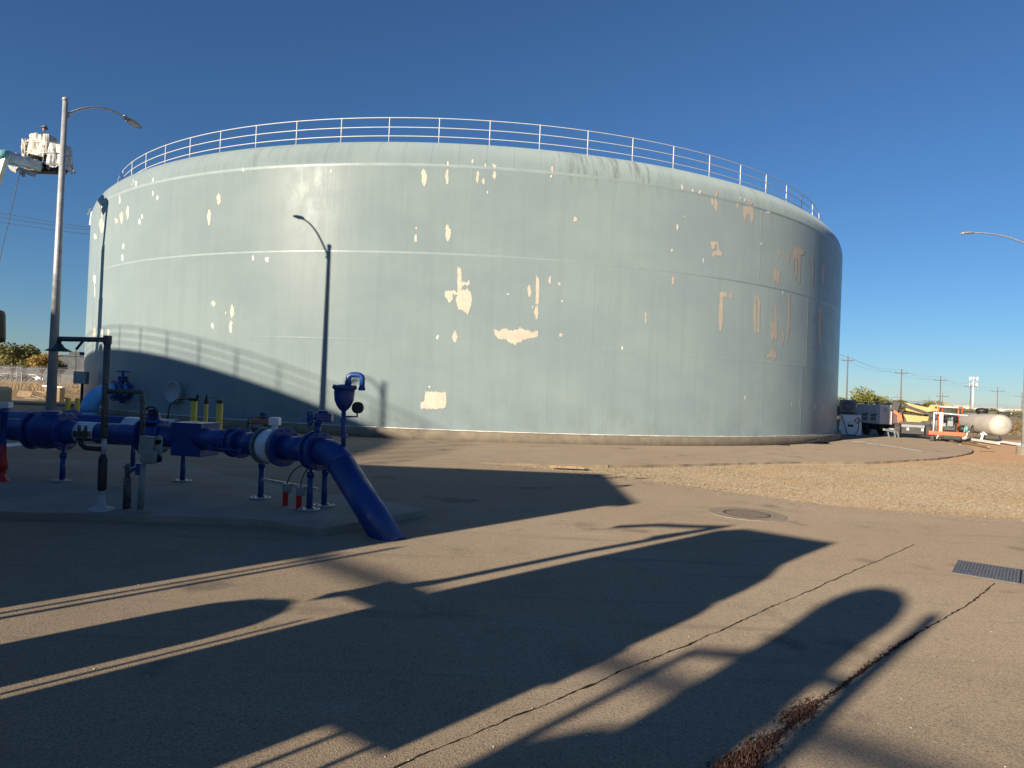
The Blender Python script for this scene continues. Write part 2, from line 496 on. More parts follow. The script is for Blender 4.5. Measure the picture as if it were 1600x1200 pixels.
for j in range(NY):
    for i in range(NX):
        a = j * (NX + 1) + i
        fs_.append((a, a + 1, a + NX + 2, a + NX + 1))
mb.add(vs_, fs_, True)
gravel_o = tag(mb.build('gravel_bed', M['gravel']), 'tan gravel and brown dirt strip beside the asphalt', kind='structure')

# loose stones of the gravel
def stones(name, n, region, s0, s1, mat, label, z=0.):
    mb = MB()
    for _ in range(n):
        x, y = region()
        s = s0 + (s1 - s0) * random.random() ** 2.5
        zz = z(x, y) if callable(z) else z
        rot = random.random() * 6.28
        v = []
        for (a, b, c) in ((1, 0, 0), (0, 1, 0), (-1, 0, 0), (0, -1, 0), (0, 0, .8), (0, 0, -.5)):
            k = .7 + .6 * random.random()
            px, py = a * k, b * k
            v.append((x + s * (px * cos(rot) - py * sin(rot)), y + s * (px * sin(rot) + py * cos(rot)), zz + s * (c * k + .2)))
        mb.add(v, [(0, 1, 4), (1, 2, 4), (2, 3, 4), (3, 0, 4), (1, 0, 5), (2, 1, 5), (3, 2, 5), (0, 3, 5)])
    return tag(mb.build(name, mat), label, kind='stuff')
def in_gravel():
    while True:
        x = random.uniform(0, 22); y = 12 + 16 * random.random() ** 1.6
        r = hypot(x - TC.x, y - TC.y)
        lim = 12.5 + max(0, (9.5 - x)) * .48 if x > 2.5 else 17.4
        if r > 31.4 and y > lim and x < y * .8: return x, y
stone_m = mk('tan_stone', (.25, .20, .14), .9, var=.4, scale=9, spec=.15)
stones('gravel_stones', 24000, in_gravel, .007, .028, stone_m, 'loose tan stones covering the gravel strip',
       lambda x, y: -.075 + .035 * noise.noise(Vector((x * .35, y * .35, 1))))
def in_spill():
    pts = [(-.6, 18.6), (.92, 17.8), (2.53, 17.3), (3.14, 16.25), (4.92, 14.7), (6.38, 13.4), (9.51, 12.55), (13.0, 12.0)]
    i = random.randrange(len(pts) - 1); t = random.random(); a, b = pts[i], pts[i + 1]
    o = abs(random.gauss(0, .5)) - .1; L = hypot(b[0] - a[0], b[1] - a[1])
    return a[0] + (b[0] - a[0]) * t + (b[1] - a[1]) / L * o, a[1] + (b[1] - a[1]) * t - (b[0] - a[0]) / L * o
stones('gravel_stones', 3800, in_spill, .004, .018, stone_m, 'loose tan stones spilled over the asphalt edge', .002)
def in_yard():
    y = 3.2 + 14 * random.random() ** 2; return random.uniform(-.8, .8) * y, min(y, 12.4)
stones('pavement_grit', 700, in_yard, .002, .008, mk('pale_grit', (.5, .44, .34), .9, var=.3, scale=30), 'pale grit scattered over the asphalt', .001)

# raised concrete equipment pad
pp = [(0, 799), (100, 801), (200, 804), (390, 810), (500, 826), (560, 816), (620, 805), (667, 795), (595, 782), (470, 765), (370, 745), (273, 721), (180, 718), (0, 716)]
pad = [tuple(ground(x, y, .1)[:2]) for x, y in pp]
pad = [(-13.5, pad[0][1] - .05)] + pad + [(-13.5, pad[-1][1] + .1)]
pad = ragged(pad, 0, len(pad) - 1, .018, .12)
tag(MB().prism(pad, -.05, .1).build('concrete_pad', M['pad']), 'low grey concrete pad under the blue piping', kind='structure')

# cracks with jagged outline
def crack(px, w0, w1, jit, label, seed, step=.03):
    P = [ground(*p) for p in px]; vs_ = []; fs = []; dist = 0; k = 0
    tot = sum((P[i + 1] - P[i]).length for i in range(len(P) - 1))
    for i in range(len(P) - 1):
        a, b = P[i], P[i + 1]; d = b - a; L = d.length; d.normalize(); nrm = Vector((-d.y, d.x, 0)); n = max(2, int(L / step))
        for q in range(n):
            x = dist + L * q / n; c = a + d * (L * q / n)
            off = jit * (.5 * noise.noise(Vector((x * 1.2, seed, 0))) + .6 * noise.noise(Vector((x * 6, seed, 4)))) + (random.random() - .5) * .010
            w = (w0 + (w1 - w0) * x / tot) * (.12 + 1.5 * abs(noise.noise(Vector((x * 7, seed, 9)))) + .7 * random.random() ** 2)
            vs_ += [tuple(c + nrm * (off + w) + Vector((0, 0, .004))), tuple(c + nrm * (off - w) + Vector((0, 0, .004)))]
            if k: fs.append((2 * k - 2, 2 * k - 1, 2 * k + 1, 2 * k))
            k += 1
        dist += L
    return tag(MB().add(vs_, fs).build('pavement_crack', M['crack']), label, kind='structure')
crack([(1429, 851), (1360, 881), (1244, 932), (1131, 983), (1050, 1018), (950, 1059), (850, 1101), (744, 1145), (616, 1197), (590, 1210)], .007, .008, .03, 'long thin crack across the asphalt', 2.3)
crack([(1555, 911), (1545, 920), (1525, 936), (1505, 950), (1480, 963), (1450, 980), (1400, 1012), (1365, 1036), (1330, 1062), (1270, 1106), (1235, 1133), (1200, 1166), (1120, 1232)], .010, .014, .03, 'wide crack with dry weeds, on the right of the yard', 8.1)
crack([(640, 968), (672, 960), (700, 955)], .003, .003, .01, 'short hairline crack in the shaded asphalt', 5.5)
ckd = (ground(1130, 1220) - ground(1450, 980)).normalized(); ckn = Vector((-ckd.y, ckd.x, 0))

mb = MB()
for px, py, n, sp, hm in ((1165, 1190, 620, .095, .04), (1192, 1166, 300, .06, .033), (1135, 1212, 620, .10, .045), (1225, 1140, 70, .03, .02), (1250, 1116, 420, .07, .033), (1262, 1110, 180, .045, .03),
                          (1300, 1083, 90, .022, .018), (1325, 1065, 90, .02, .018), (1350, 1046, 110, .022, .02), (1375, 1028, 80, .02, .018), (1400, 1011, 130, .022, .02), (1425, 996, 60, .02, .015)):
    g_ = ground(px, py)
    for _ in range(n):
        along = random.gauss(0, max(.12, sp * 1.5)); c = g_ + ckd * along + ckn * random.gauss(0, sp * .5)
        h = hm * (.3 + .7 * random.random())
        for _k in range(2):
            an = random.random() * 6.28; ln = random.uniform(.2, .9) * h
            e = c + Vector((cos(an) * ln, sin(an) * ln, h * random.uniform(.3, 1)))
            w = Vector((-sin(an), cos(an), 0)) * .002; m_ = (c + e) / 2 + Vector((0, 0, h * .15))
            mb.add([c - w, c + w, m_ + w * 1.6, e, m_ - w * 1.6], [(0, 1, 2, 4), (4, 2, 3)])
tag(mb.build('dry_weeds', M['weed']), 'dry reddish weeds growing out of the wide crack', kind='stuff')

# white line paint on the yard
def sheet(pts, z, name, mat, label):
    P = [ground(x, y) for x, y in pts]
    return tag(MB().prism([(p.x, p.y) for p in P], z - .002, z).build(name, mat), label, kind='structure')
sheet([(8, 699), (6, 694), (50, 690), (53, 694)], .006, 'painted_line', M['stripe'], 'white painted line beyond the blue check valve')
sheet([(14, 686), (16, 684), (60, 681), (62, 683)], .006, 'painted_line', M['stripe'], 'second white painted line beyond the blue check valve')
for k, (p, q) in enumerate((((1332, 689), (1352, 690.6)), ((1354, 692.5), (1372, 694)), ((1374, 694.2), (1402, 698)), ((1404, 698.5), (1440, 705)))):
    sheet([(p[0], p[1]), (q[0], q[1]), (q[0], q[1] + .9), (p[0], p[1] + .9)], .006, 'chalk_line', M['stripe'], 'thin white line on the tank paving, dash %s from the wall' % ('first', 'second', 'third', 'fourth')[k])

# ------------------------------------------------------------------ the big tank
KZ, KA, KB = 10.65, 1.21, 1.26          # knuckle start, radial depth, height
def surf(th, z, off=0.):
    if z <= KZ: r = TR + off; zz = z
    else:
        t = min(1, (z - KZ) / KB); r = TR - KA + KA * sqrt(max(0, 1 - t * t)) + off; zz = z + off * t
    return Vector((TC.x + r * sin(th), TC.y - r * cos(th), zz))
tank = thing('water_tank', (TC.x, TC.y, 0), 'huge round grey-green steel tank with peeling paint and white roof railing', 'storage tank')
mb = MB()
mb.lathe([(TR + .10, -.1), (TR + .27, -.1), (TR + .27, .33), (TR + .24, .365), (TR - 1.5, .37)], (TC.x, TC.y, 0), seg=240)
mb.build('foundation_ring', M['concrete'], tank)
mb = MB().lathe([(TR - .022, .36), (TR - .022, 10.66)], (TC.x, TC.y, 0), seg=240)
mb.build('shell_backing', M['tank'], tank)  # added backing that stops light leaking through the plate gaps
Z_S = (.372, 3.77, 7.22, KZ)
SEAMS = []
def fill(known, step):
    ks = sorted(known); out = list(ks)
    a = ks[-1] + step
    while a < ks[0] + 2 * pi - step * .4: out.append(a); a += step
    return sorted(out)
SEAMS = [fill([.2696, .7634, -.2242], .4938), fill([-.3126, .2474, .7799], .54), fill([-.5027, .0428, .5968], .55)]
def plate_mesh(th0, th1, z0, z1, nz=2):
    n = max(4, int((th1 - th0) / .02)); mb = MB(); vs_ = []; fs = []
    g = .00008
    for j in range(nz + 1):
        for i in range(n + 1):
            vs_.append(surf(th0 + g + (th1 - th0 - 2 * g) * i / n, z0 + .002 + (z1 - z0 - .004) * j / nz))
    for j in range(nz):
        for i in range(n):
            a = j * (n + 1) + i; fs.append((a, a + 1, a + n + 2, a + n + 1))
    mb.add(vs_, fs, True)
    # thickness edges
    def edge(i0, i1):
        A, B = Vector(vs_[i0]), Vector(vs_[i1])
        ca = Vector((A.x - TC.x, A.y - TC.y, 0)).normalized() * .02; cb_ = Vector((B.x - TC.x, B.y - TC.y, 0)).normalized() * .02
        mb.add([A, B, B - cb_, A - ca], [(0, 1, 2, 3)])
    for i in range(n): edge(i, i + 1); edge(nz * (n + 1) + i, nz * (n + 1) + i + 1)
    for j in range(nz): edge(j * (n + 1), (j + 1) * (n + 1)); edge(j * (n + 1) + n, (j + 1) * (n + 1) + n)
    return mb
for c in range(3):
    L = SEAMS[c]
    for i in range(len(L)):
        t1 = L[i + 1] if i + 1 < len(L) else L[0] + 2 * pi
        plate_mesh(L[i], t1, Z_S[c], Z_S[c + 1]).build('shell_plate', M['tank'], tank)
def ringtube(r, z, rad, seg=360, n=8):
    return MB().tube([(TC.x + r * sin(2 * pi * k / seg), TC.y - r * cos(2 * pi * k / seg), z) for k in range(seg)], rad, n, closed=True)
def band(z, h, out):
    return MB().lathe([(TR - .003, z - h), (TR + out * .7, z - h * .55), (TR + out, z), (TR + out * .7, z + h * .55), (TR - .003, z + h)], (TC.x, TC.y, 0), seg=360)
for z in Z_S[1:]:
    band(z, .05 if z < KZ else .065, .003 if z > 5 else .0022).build('weld_seam', M['seam'] if z > 5 else M['tank'], tank)
for c in range(3):
    for th in SEAMS[c]:
        if abs((th + pi) % (2 * pi) - pi) < 1.3:
            w = .035 / TR; mb = MB(); vs_ = []
            for k in range(5):
                a = th + w * (k / 2 - 1); o_ = (-.002, .0022, .003, .0022, -.002)[k]
                vs_ += [surf(a, Z_S[c] + .05, o_), surf(a, Z_S[c + 1] - .05, o_)]
            mb.add(vs_, [(2 * k, 2 * k + 2, 2 * k + 3, 2 * k + 1) for k in range(4)], True).build('weld_seam', M['tank'], tank)
# knuckle plates
NK = 144; dk = 2 * pi / NK; src = None
mb = MB(); vs_ = []; fs = []; nt, nz = 3, 7
for j in range(nz + 1):
    a = pi / 2 * j / nz
    for i in range(nt + 1):
        th = -dk / 2 + .0001 + (dk - .0002) * i / nt
        r = TR - KA + KA * cos(a); vs_.append((TC.x + r * sin(th), TC.y - r * cos(th), KZ + .006 + (KB - .006) * sin(a)))
for j in range(nz):
    for i in range(nt):
        b = j * (nt + 1) + i; fs.append((b, b + 1, b + nt + 2, b + nt + 1))
mb.add(vs_, fs, True)
src = mb.build('knuckle_plate', M['tank'], tank)
for k in range(1, NK):
    inst(src, 'knuckle_plate', tank, Matrix.Rotation(dk * k, 4, 'Z'))
mb = MB(); prof = []
for j in range(8):
    a = pi / 2 * j / 7; prof.append((TR - KA + (KA - .01) * cos(a), KZ + (KB - .01) * sin(a)))
mb.lathe(prof, (TC.x, TC.y, 0), seg=200); mb.build('knuckle_backing', M['tank'], tank)  # backing added behind the knuckle plate gaps
mb = MB().lathe([(TR - KA + .01, KZ + KB - .002), (12, KZ + KB + .45), (.01, KZ + KB + .8)], (TC.x, TC.y, 0), seg=144)
mb.build('roof', M['tank'], tank)
# railing
RR, RZ = 23.531, 11.90; dph = .0877; ph0 = -.1058
def rp(th, z, r=RR): return Vector((TC.x + r * sin(th), TC.y - r * cos(th), z))
src = None
NP = 71
for k in range(NP):
    th = ph0 + (k - 9) * dph
    if src is None:
        mb = MB(); a = rp(0, RZ)
        mb.tube([a, a + Vector((0, 0, 1.09))], .022, 8)
        mb.box(a + Vector((0, 0, .012)), (.16, .14, .02)); mb.box(a + Vector((0, -.03, .05)), (.012, .10, .07))
        src = mb.build('rail_post', M['rail_white'], tank); src.matrix_local = Matrix.Rotation(th, 4, 'Z')
    else: inst(src, 'rail_post', tank, Matrix.Rotation(th, 4, 'Z'))
for z in (1.07, .68, .32):
    MB().tube([rp(2 * pi * k / 284 + ph0, RZ + z) for k in range(284)], .019, 8, closed=True).build('guard_rail', M['rail_white'], tank)
# white sealant along the foot
mb = MB()
for k in range(300):
    th = -1.25 + 2.5 * k / 300
    r = .012 + .016 * abs(noise.noise(Vector((k * .23, 2, 0))))
    mb.tube([surf(th, .385, .006), surf(th + 2.5 / 300, .385, .006)], [r, r * (.8 + .4 * random.random())], 5, caps=False)
mb.build('sealant_bead', M['sealant'], tank)
# shell manway
th, z, P = tank_hit(279, 613); nrm = Vector((sin(th), -cos(th), 0))
mb = MB()
mb.lathe([(.42, -.05), (.42, .24), (.50, .24), (.50, .28), (.43, .285)], P, nrm, 32); mb.build('manway_neck', M['tank'], tank)
mb = MB(); mb.lathe([(.49, .287), (.49, .32), (.42, .325), (.39, .28), (.2, .25), (.001, .24)], P, nrm, 32)
for k in range(20):
    a = 2 * pi * k / 20; t_ = Vector((-nrm.y, nrm.x, 0))
    c = P + nrm * .325 + t_ * (.455 * cos(a)) + Vector((0, 0, .455 * sin(a))); mb.cyl(c, c + nrm * .03, .018, 6)
mb.build('manway_cover', M['elbox'], tank)
# bracket seen at the left rim
th_l = -1.03
MB().bar(surf(th_l, 10.4, .02), surf(th_l, 11.15, .06), .09).bar(surf(th_l, 11.1, .0), surf(th_l, 11.1, .2), .06).bar(surf(th_l, 10.9, .2), surf(th_l, 11.25, .2), .07).build('ladder_bracket', M['elbox'], tank)

# peeled paint patches -------------------------------------------------
def blob(x, y, w, h, k=0):
    """ragged upright outline in photograph pixels"""
    n = 14; pts = []
    for i in range(n):
        a = 2 * pi * i / n
        q = .55 + .8 * random.random()
        pts.append((x + w / 2 * cos(a) * q, y + h / 2 * sin(a) * (.85 + .25 * random.random())))
    return pts
def peel(pts, pale=False):
    # columns of the outline laid on the shell, a few mm proud
    uv = []
    for x, y in pts:
        h = tank_hit(x, y)
        if h is None or abs(h[0]) > 1.02: return
        uv.append((h[0] * TR, h[1]))
    u0, u1 = min(p[0] for p in uv), max(p[0] for p in uv)
    st = max(.016, (u1 - u0) / 70); n = max(2, int((u1 - u0) / st)); mb = MB(); sd = random.random() * 90
    def jit(u, z, w): return noise.noise(Vector((u * 7, z * 4 + sd, w))) * .07 + noise.noise(Vector((u * 23, z * 4 + sd, w))) * .06 + (random.random() - .5) * .03
    for i in range(n):
        a = u0 + (u1 - u0) * i / n; b = u0 + (u1 - u0) * (i + 1) / n; m = (a + b) / 2
        xs = []
        for k in range(len(uv)):
            p, q = uv[k], uv[(k + 1) % len(uv)]
            if (p[0] > m) != (q[0] > m): xs.append(p[1] + (q[1] - p[1]) * (m - p[0]) / (q[0] - p[0]))
        xs.sort()
        for j in range(0, len(xs) - 1, 2):
            lo, hi = xs[j] + jit(m, xs[j], 1), xs[j + 1] + jit(m, xs[j + 1], 5)
            if hi - lo < .01: continue
            ns = max(1, int((hi - lo) / .25)) if hi > KZ else 1
            for s_ in range(ns):
                z0 = lo + (hi - lo) * s_ / ns; z1 = lo + (hi - lo) * (s_ + 1) / ns
                mb.add([surf(a / TR, z0, .004), surf(b / TR, z0, .004), surf(b / TR, z1, .004), surf(a / TR, z1, .004)], [(0, 1, 2, 3)])
    if mb.v: mb.build('peeled_patch', M['peel_pale' if pale else 'peel'], tank)
def zp(x0, y0, s, L): return [(x0 + a * s, y0 + b * s) for a, b in L]
B = (600, 400, .2166); C = (1000, 260, .2); D = (1000, 440, .2167)
peel(zp(*B, [(530, 85), (557, 90), (560, 186), (600, 190), (610, 172), (626, 195), (615, 215), (567, 212), (558, 245), (600, 240), (628, 265), (635, 300), (630, 350), (612, 395), (600, 435), (590, 400), (540, 385), (515, 320), (530, 285), (495, 275), (497, 310), (475, 340), (440, 285), (440, 250), (490, 253), (530, 260), (530, 190)]))
peel(zp(*B, [(790, 535), (815, 535), (835, 548), (880, 518), (900, 545), (970, 530), (980, 505), (1000, 525), (1040, 540), (1075, 545), (1110, 538), (1115, 580), (1060, 595), (1010, 605), (960, 630), (935, 640), (900, 625), (880, 600), (830, 595), (800, 565)]))
peel(zp(*B, [(300, 975), (410, 985), (445, 988), (452, 1050), (440, 1100), (300, 1100), (265, 1100), (265, 1055), (290, 1045)]))
peel(zp(*B, [(1098, 150), (1118, 160), (1120, 250), (1116, 345), (1093, 345), (1096, 240)]))
peel(zp(*C, [(806, 310), (835, 315), (885, 318), (888, 400), (868, 460), (855, 380), (835, 375), (820, 435), (806, 390)]))
peel(zp(*C, [(550, 590), (580, 580), (615, 600), (618, 650), (638, 670), (638, 700), (600, 695), (565, 705), (560, 665), (605, 655), (603, 615), (580, 612), (583, 640), (560, 640)]))
peel(zp(*C, [(1195, 620), (1240, 620), (1285, 660), (1280, 695), (1258, 700), (1250, 915), (1238, 905), (1236, 720), (1228, 720), (1225, 850), (1215, 905), (1210, 720), (1204, 720), (1200, 900), (1198, 760), (1195, 700)]))
peel(zp(*C, [(1045, 785), (1060, 790), (1070, 815), (1100, 818), (1090, 850), (1085, 930), (1072, 930), (1065, 890), (1050, 920), (1040, 880)]))
peel(zp(*D, [(570, 80), (600, 70), (628, 85), (625, 105), (600, 110), (598, 280), (585, 355), (572, 350), (566, 280), (575, 110)]))
peel(zp(*D, [(820, 130), (833, 100), (840, 110), (838, 370), (825, 375), (816, 280)]))
peel(zp(*D, [(845, 100), (858, 95), (868, 140), (862, 370), (843, 372)]))
peel(zp(*D, [(938, 370), (945, 230), (952, 225), (955, 300), (970, 280), (973, 165), (985, 165), (988, 310), (990, 420), (975, 435), (965, 390), (955, 440), (940, 400)]))
peel(zp(*D, [(1070, 90), (1083, 90), (1080, 300), (1070, 430), (1060, 445), (1060, 350)]))
peel(zp(*D, [(900, 530), (930, 515), (945, 475), (985, 510), (980, 560), (965, 572), (960, 545), (920, 545)]))
peel(zp(*D, [(1285, 190), (1308, 190), (1300, 420), (1290, 505), (1283, 400)]))
SMALL = [(662.4, 276, 8, 29), (698.6, 276, 4.5, 28), (746.2, 276, 4.5, 21), (755.2, 282.8, 4.5, 9), (758.8, 258.4, 3, 5), (772.9, 258.4, 7, 7),
 (772.7, 272.9, 5.5, 13.5), (862.9, 265, 4, 10.5), (650, 356, 3, 3), (649.7, 372.8, 4.5, 13), (699.7, 364.4, 9, 27), (898.7, 341.9, 5, 10),
 (710.9, 526.7, 8, 19), (838.3, 488.8, 5.5, 23), (826.8, 455.2, 5, 17.5), (859.3, 437.3, 4.5, 12.5), (873.6, 444.4, 4.5, 7), (875.7, 522.8, 6.5, 6),
 (1119.6, 301.6, 6, 10), (1113, 315, 4.5, 10), (1118.6, 320, 6, 19), (1174, 316, 7, 7), (1152.4, 321, 3.5, 9), (1217, 395, 4.5, 13), (1231.6, 402, 4.5, 17),
 (1269.6, 423, 3, 50), (1286, 429, 3.5, 38), (1051.6, 437.6, 5.5, 12), (1142, 461.7, 4, 9.5), (1223, 524.5, 3.5, 35), (1009, 496, 3, 19),
 (1270, 496, 2, 8), (1270, 539, 2.5, 8), (341.8, 310.8, 6.5, 18), (326.8, 338, 5, 24), (333.8, 474.5, 6, 12), (362.5, 486, 5, 21), (361, 509.5, 4.5, 18),
 (206, 286, 3, 10), (200, 332.5, 5, 20), (190, 340, 5, 20), (182, 344.5, 6, 8), (159, 351, 7, 24), (159.5, 330, 4, 17), (160, 520, 4, 12), (169, 519, 4, 12), (147.5, 519, 5, 17)]
for q in SMALL: peel(blob(*q))
PALE = [(738.4, 251.5, 3, 6.5), (699.7, 254.7, 2, 6), (805.5, 259.4, 3, 3), (861, 275.7, 2.5, 3), (711.6, 411, 3, 2), (762, 300.6, 2, 4), (683.4, 527.8, 3, 5),
 (877.9, 470.4, 3, 4), (793.9, 459, 2.5, 3), (832, 479, 2, 3), (1066.4, 291.6, 3, 7), (1082.6, 297, 3, 5), (1093, 299.6, 4.5, 4), (1164, 312.4, 3, 5), (1158, 310, 3, 5),
 (1200, 332, 8, 4), (1225.6, 329, 2.5, 6), (1069.6, 339.6, 3, 3), (1058, 355, 3, 10), (1050, 391, 2.5, 4.5), (1098.8, 407, 2, 9), (1189.4, 381, 3, 5), (1164, 621, 3.5, 6),
 (1237, 633, 1.5, 8), (1286, 637, 1.5, 12), (1273, 636, 2, 9), (1249, 630, 2, 6), (332, 509, 3.5, 7), (212, 287, 3, 10), (187, 312, 2, 15), (222, 339, 4, 7), (218, 346, 3, 8),
 (246, 309, 4, 6), (239, 302, 2.5, 6), (239, 281, 3, 6), (192.5, 385, 3.5, 9), (191.5, 402.5, 3.5, 10), (148, 436, 5, 14), (148, 452, 1.5, 28), (149, 369.5, 4, 9), (380, 265, 2, 9),
 (353, 490, 2, 4), (395.5, 404, 4, 8), (417, 405, 8, 5), (671, 605, 2, 3), (1223, 457, 3, 5), (1213, 404, 2, 4), (972, 543, 2.5, 5), (517, 268, 2, 6)]
for q in PALE: peel(blob(*q), True)

# ------------------------------------------------------------------ second tank (left of the view, casts the railed shadow)
c2 = us(-36.2, -42.0)
t2 = thing('water_tank', c2, 'second huge grey-green round tank with railing, standing left of the yard', 'storage tank')
mb = MB(); mb.lathe([(TR + .26, -.1), (TR + .26, .37), (TR, .37)], c2, seg=160); mb.build('foundation_ring', M['concrete'], t2)
mb = MB(); mb.lathe([(TR, .37), (TR, KZ)] + [(TR - KA + KA * cos(pi / 2 * j / 8), KZ + KB * sin(pi / 2 * j / 8)) for j in range(1, 9)] + [(12, KZ + KB + .45), (.01, KZ + KB + .8)], c2, seg=160)
mb.build('shell', M['tank'], t2)
for z in Z_S[1:]:
    MB().tube([c2 + Vector((TR * sin(2 * pi * k / 160), -TR * cos(2 * pi * k / 160), z)) for k in range(160)], .025, 6, closed=True).build('weld_seam', M['tank'], t2)
for z in (1.07, .68, .32):
    MB().tube([c2 + Vector((RR * sin(2 * pi * k / 200), -RR * cos(2 * pi * k / 200), RZ + z)) for k in range(200)], .03, 6, closed=True).build('guard_rail', M['rail_white'], t2)
src = None
for k in range(72):
    if src is None:
        a = c2 + Vector((0, -RR, RZ)); src = MB().tube([a, a + Vector((0, 0, 1.09))], .035, 6).build('rail_post', M['rail_white'], t2)
    else: inst(src, 'rail_post', t2, Matrix.Rotation(2 * pi * k / 72, 4, 'Z'))

# ------------------------------------------------------------------ street lamps
def street_lamp(base, ztop, head, label, ped=.84, k=1.):
    t = thing('street_lamp', base, label, 'street lamp', 'street lamps around the tank yard')
    b = Vector(base)
    mb = MB(); mb.lathe([(.33, -.1), (.33, ped - .04), (.29, ped), (.01, ped)], b, seg=24); mb.build('pedestal', M['concrete'], t)
    mb = MB(); mb.box(b + Vector((0, 0, ped + .015)), (.42, .42, .03))
    for sx in (-1, 1):
        for sy in (-1, 1): mb.cyl(b + Vector((.16 * sx, .16 * sy, ped)), b + Vector((.16 * sx, .16 * sy, ped + .09)), .02, 6)
    mb.build('base_plate', M['galv'], t)
    mb = MB(); mb.tube([b + Vector((0, 0, ped)), b + Vector((0, 0, ztop))], [.135 * k, .068 * k], 20); mb.build('pole', M['galv'], t)
    mb = MB(); mb.lathe([(.068 * k, ztop - .01), (.085 * k, ztop - .01), (.085 * k, ztop + .05), (.05 * k, ztop + .09), (.001, ztop + .095)], b, seg=16); mb.build('pole_cap', M['galv'], t)
    h = Vector(head); z0 = ztop - .45
    a = Vector((b.x, b.y, z0)); d = Vector((h.x - b.x, h.y - b.y, 0)); Ld = d.length; d.normalize()
    mb = MB(); pts = []
    zr = h.z - z0
    for i in range(15):
        s = i / 14
        z = zr * (1.9 * s - .9 * s * s) + .10 * sin(pi * s)
        pts.append(a + d * (Ld - .3) * s + Vector((0, 0, z)))
    mb.tube(pts, [.042 - .014 * i / 14 for i in range(15)], 10)
    mb.cyl(a + d * .02, a + d * .14, .07, 12); mb.build('arm', M['galv'], t)
    e = pts[-1]; dz = (pts[-1] - pts[-2]).normalized(); dz = (dz + Vector((0, 0, -.05))).normalized()
    x = dz.cross(Vector((0, 0, 1))).normalized(); up = x.cross(dz)
    def P(s, w, u): return e + dz * s + x * w + up * u
    mb = MB(); sec = [(-.06, .05, .045), (.05, .07, .06), (.14, .13, .065), (.40, .15, .055), (.62, .12, .04), (.68, .06, .02)]
    vs_ = []; fs = []
    for s, w, hh in sec:
        vs_ += [P(s, -w, -.02), P(s, -w, hh * .5), P(s, -w * .6, hh), P(s, w * .6, hh), P(s, w, hh * .5), P(s, w, -.02)]
    for i in range(len(sec) - 1):
        for q in range(6): fs.append((i * 6 + q, (i + 1) * 6 + q, (i + 1) * 6 + (q + 1) % 6, i * 6 + (q + 1) % 6))
    fs += [tuple(range(6)), tuple(reversed(range((len(sec) - 1) * 6, len(sec) * 6)))]
    hd = mb.add(vs_, fs).build('lamp_head', M['lamp_head'], t)
    MB().add([P(.16, -.11, -.024), P(.58, -.10, -.024), P(.58, .10, -.024), P(.16, .11, -.024), P(.16, -.11, -.035), P(.58, -.10, -.035), P(.58, .10, -.035), P(.16, .11, -.035)],
             [(4, 5, 6, 7), (0, 4, 7, 3), (1, 2, 6, 5), (0, 1, 5, 4), (3, 7, 6, 2)]).build('lens', M['lens'], hd)
    return t
lb = at(79.3, 643, 20.15); ltop = at(101.5, 157, 20.15)
hl = at(206, 189, 22.55)
street_lamp((lb.x, lb.y, 0), ltop.z, hl, 'tall grey street lamp rising behind the blue pipes on the left')
lr = at(1600.5, 700, 32.7); hr = at(1512, 363, 32.0)
street_lamp((lr.x, lr.y, 0), 10.4, hr, 'grey street lamp on a concrete pedestal at the right edge, arm reaching left', ped=.3)
q = tank_hit(600, 600)[2]; uq = q.dot(UE)
b3 = us(uq, q.dot(UD) - (10.1 - q.z) / math.tan(SUN_EL)); off = hl - Vector((lb.x, lb.y, 0))
street_lamp((b3.x, b3.y, 0), 10.1, Vector((b3.x, b3.y, hl.z)) - UE * 1.0 - UD * 1.5, 'grey street lamp standing left of the view beside the second tank')

# ------------------------------------------------------------------ blue pipework
PZ, PR = 1.0, .19
A0 = Vector((-12.6, 12.75, PZ - .07)); Bd = Vector((-5.62, 12.05, PZ - .05)); E1 = Vector((-2.72, 10.02, PZ)); G1 = Vector((-1.56, 9.02, -.12))
line = thing('blue_pipeline', (-5.6, 12.0, 0), 'dark blue pipeline with valves and white flow meter, diving into the ground', 'pipeline')
dL = (Bd - A0).normalized(); dD = (E1 - Bd).normalized(); dG = (G1 - (E1 + dD * .1)).normalized()
def ringf(mb, c, ax, r, L, seg=28, r_in=None):
    ax = Vector(ax).normalized()
    mb.lathe([(.01, -L / 2), (r - .008, -L / 2), (r, -L / 2 + .008), (r, L / 2 - .008), (r - .008, L / 2), (.01, L / 2)], c, ax, seg, smooth=False)
def bolts(mb, c, ax, r, L, n=12, br=.014):
    ax = Vector(ax).normalized(); x = ax.cross(Vector((0, 0, 1))).normalized(); y = ax.cross(x)
    for k in range(n):
        a = 2 * pi * (k + .5) / n; p = c + x * (r * cos(a)) + y * (r * sin(a))
        mb.cyl(p - ax * (L / 2 + .025), p + ax * (L / 2 + .025), br, 6)
def onL(x): t = (x - A0.x) / dL.x; return A0 + dL * t
def onD(t): return Bd + dD * t
LD = (E1 - Bd).length
MB().cyl(A0, onL(-9.05), PR, 28).build('pipe', M['blue'], line)
MB().cyl(onL(-7.6), Bd, PR, 28).build('pipe', M['blue'], line)
MB().cyl(Bd, onD(LD * .42), PR, 28).build('pipe', M['blue'], line)
MB().cyl(onD(LD * .42), onD(LD * .60), PR * .985, 28).build('pipe', M['blue'], line)
MB().cyl(onD(LD * .72), onD(LD * .92), PR * .985, 28).build('pipe', M['blue'], line)
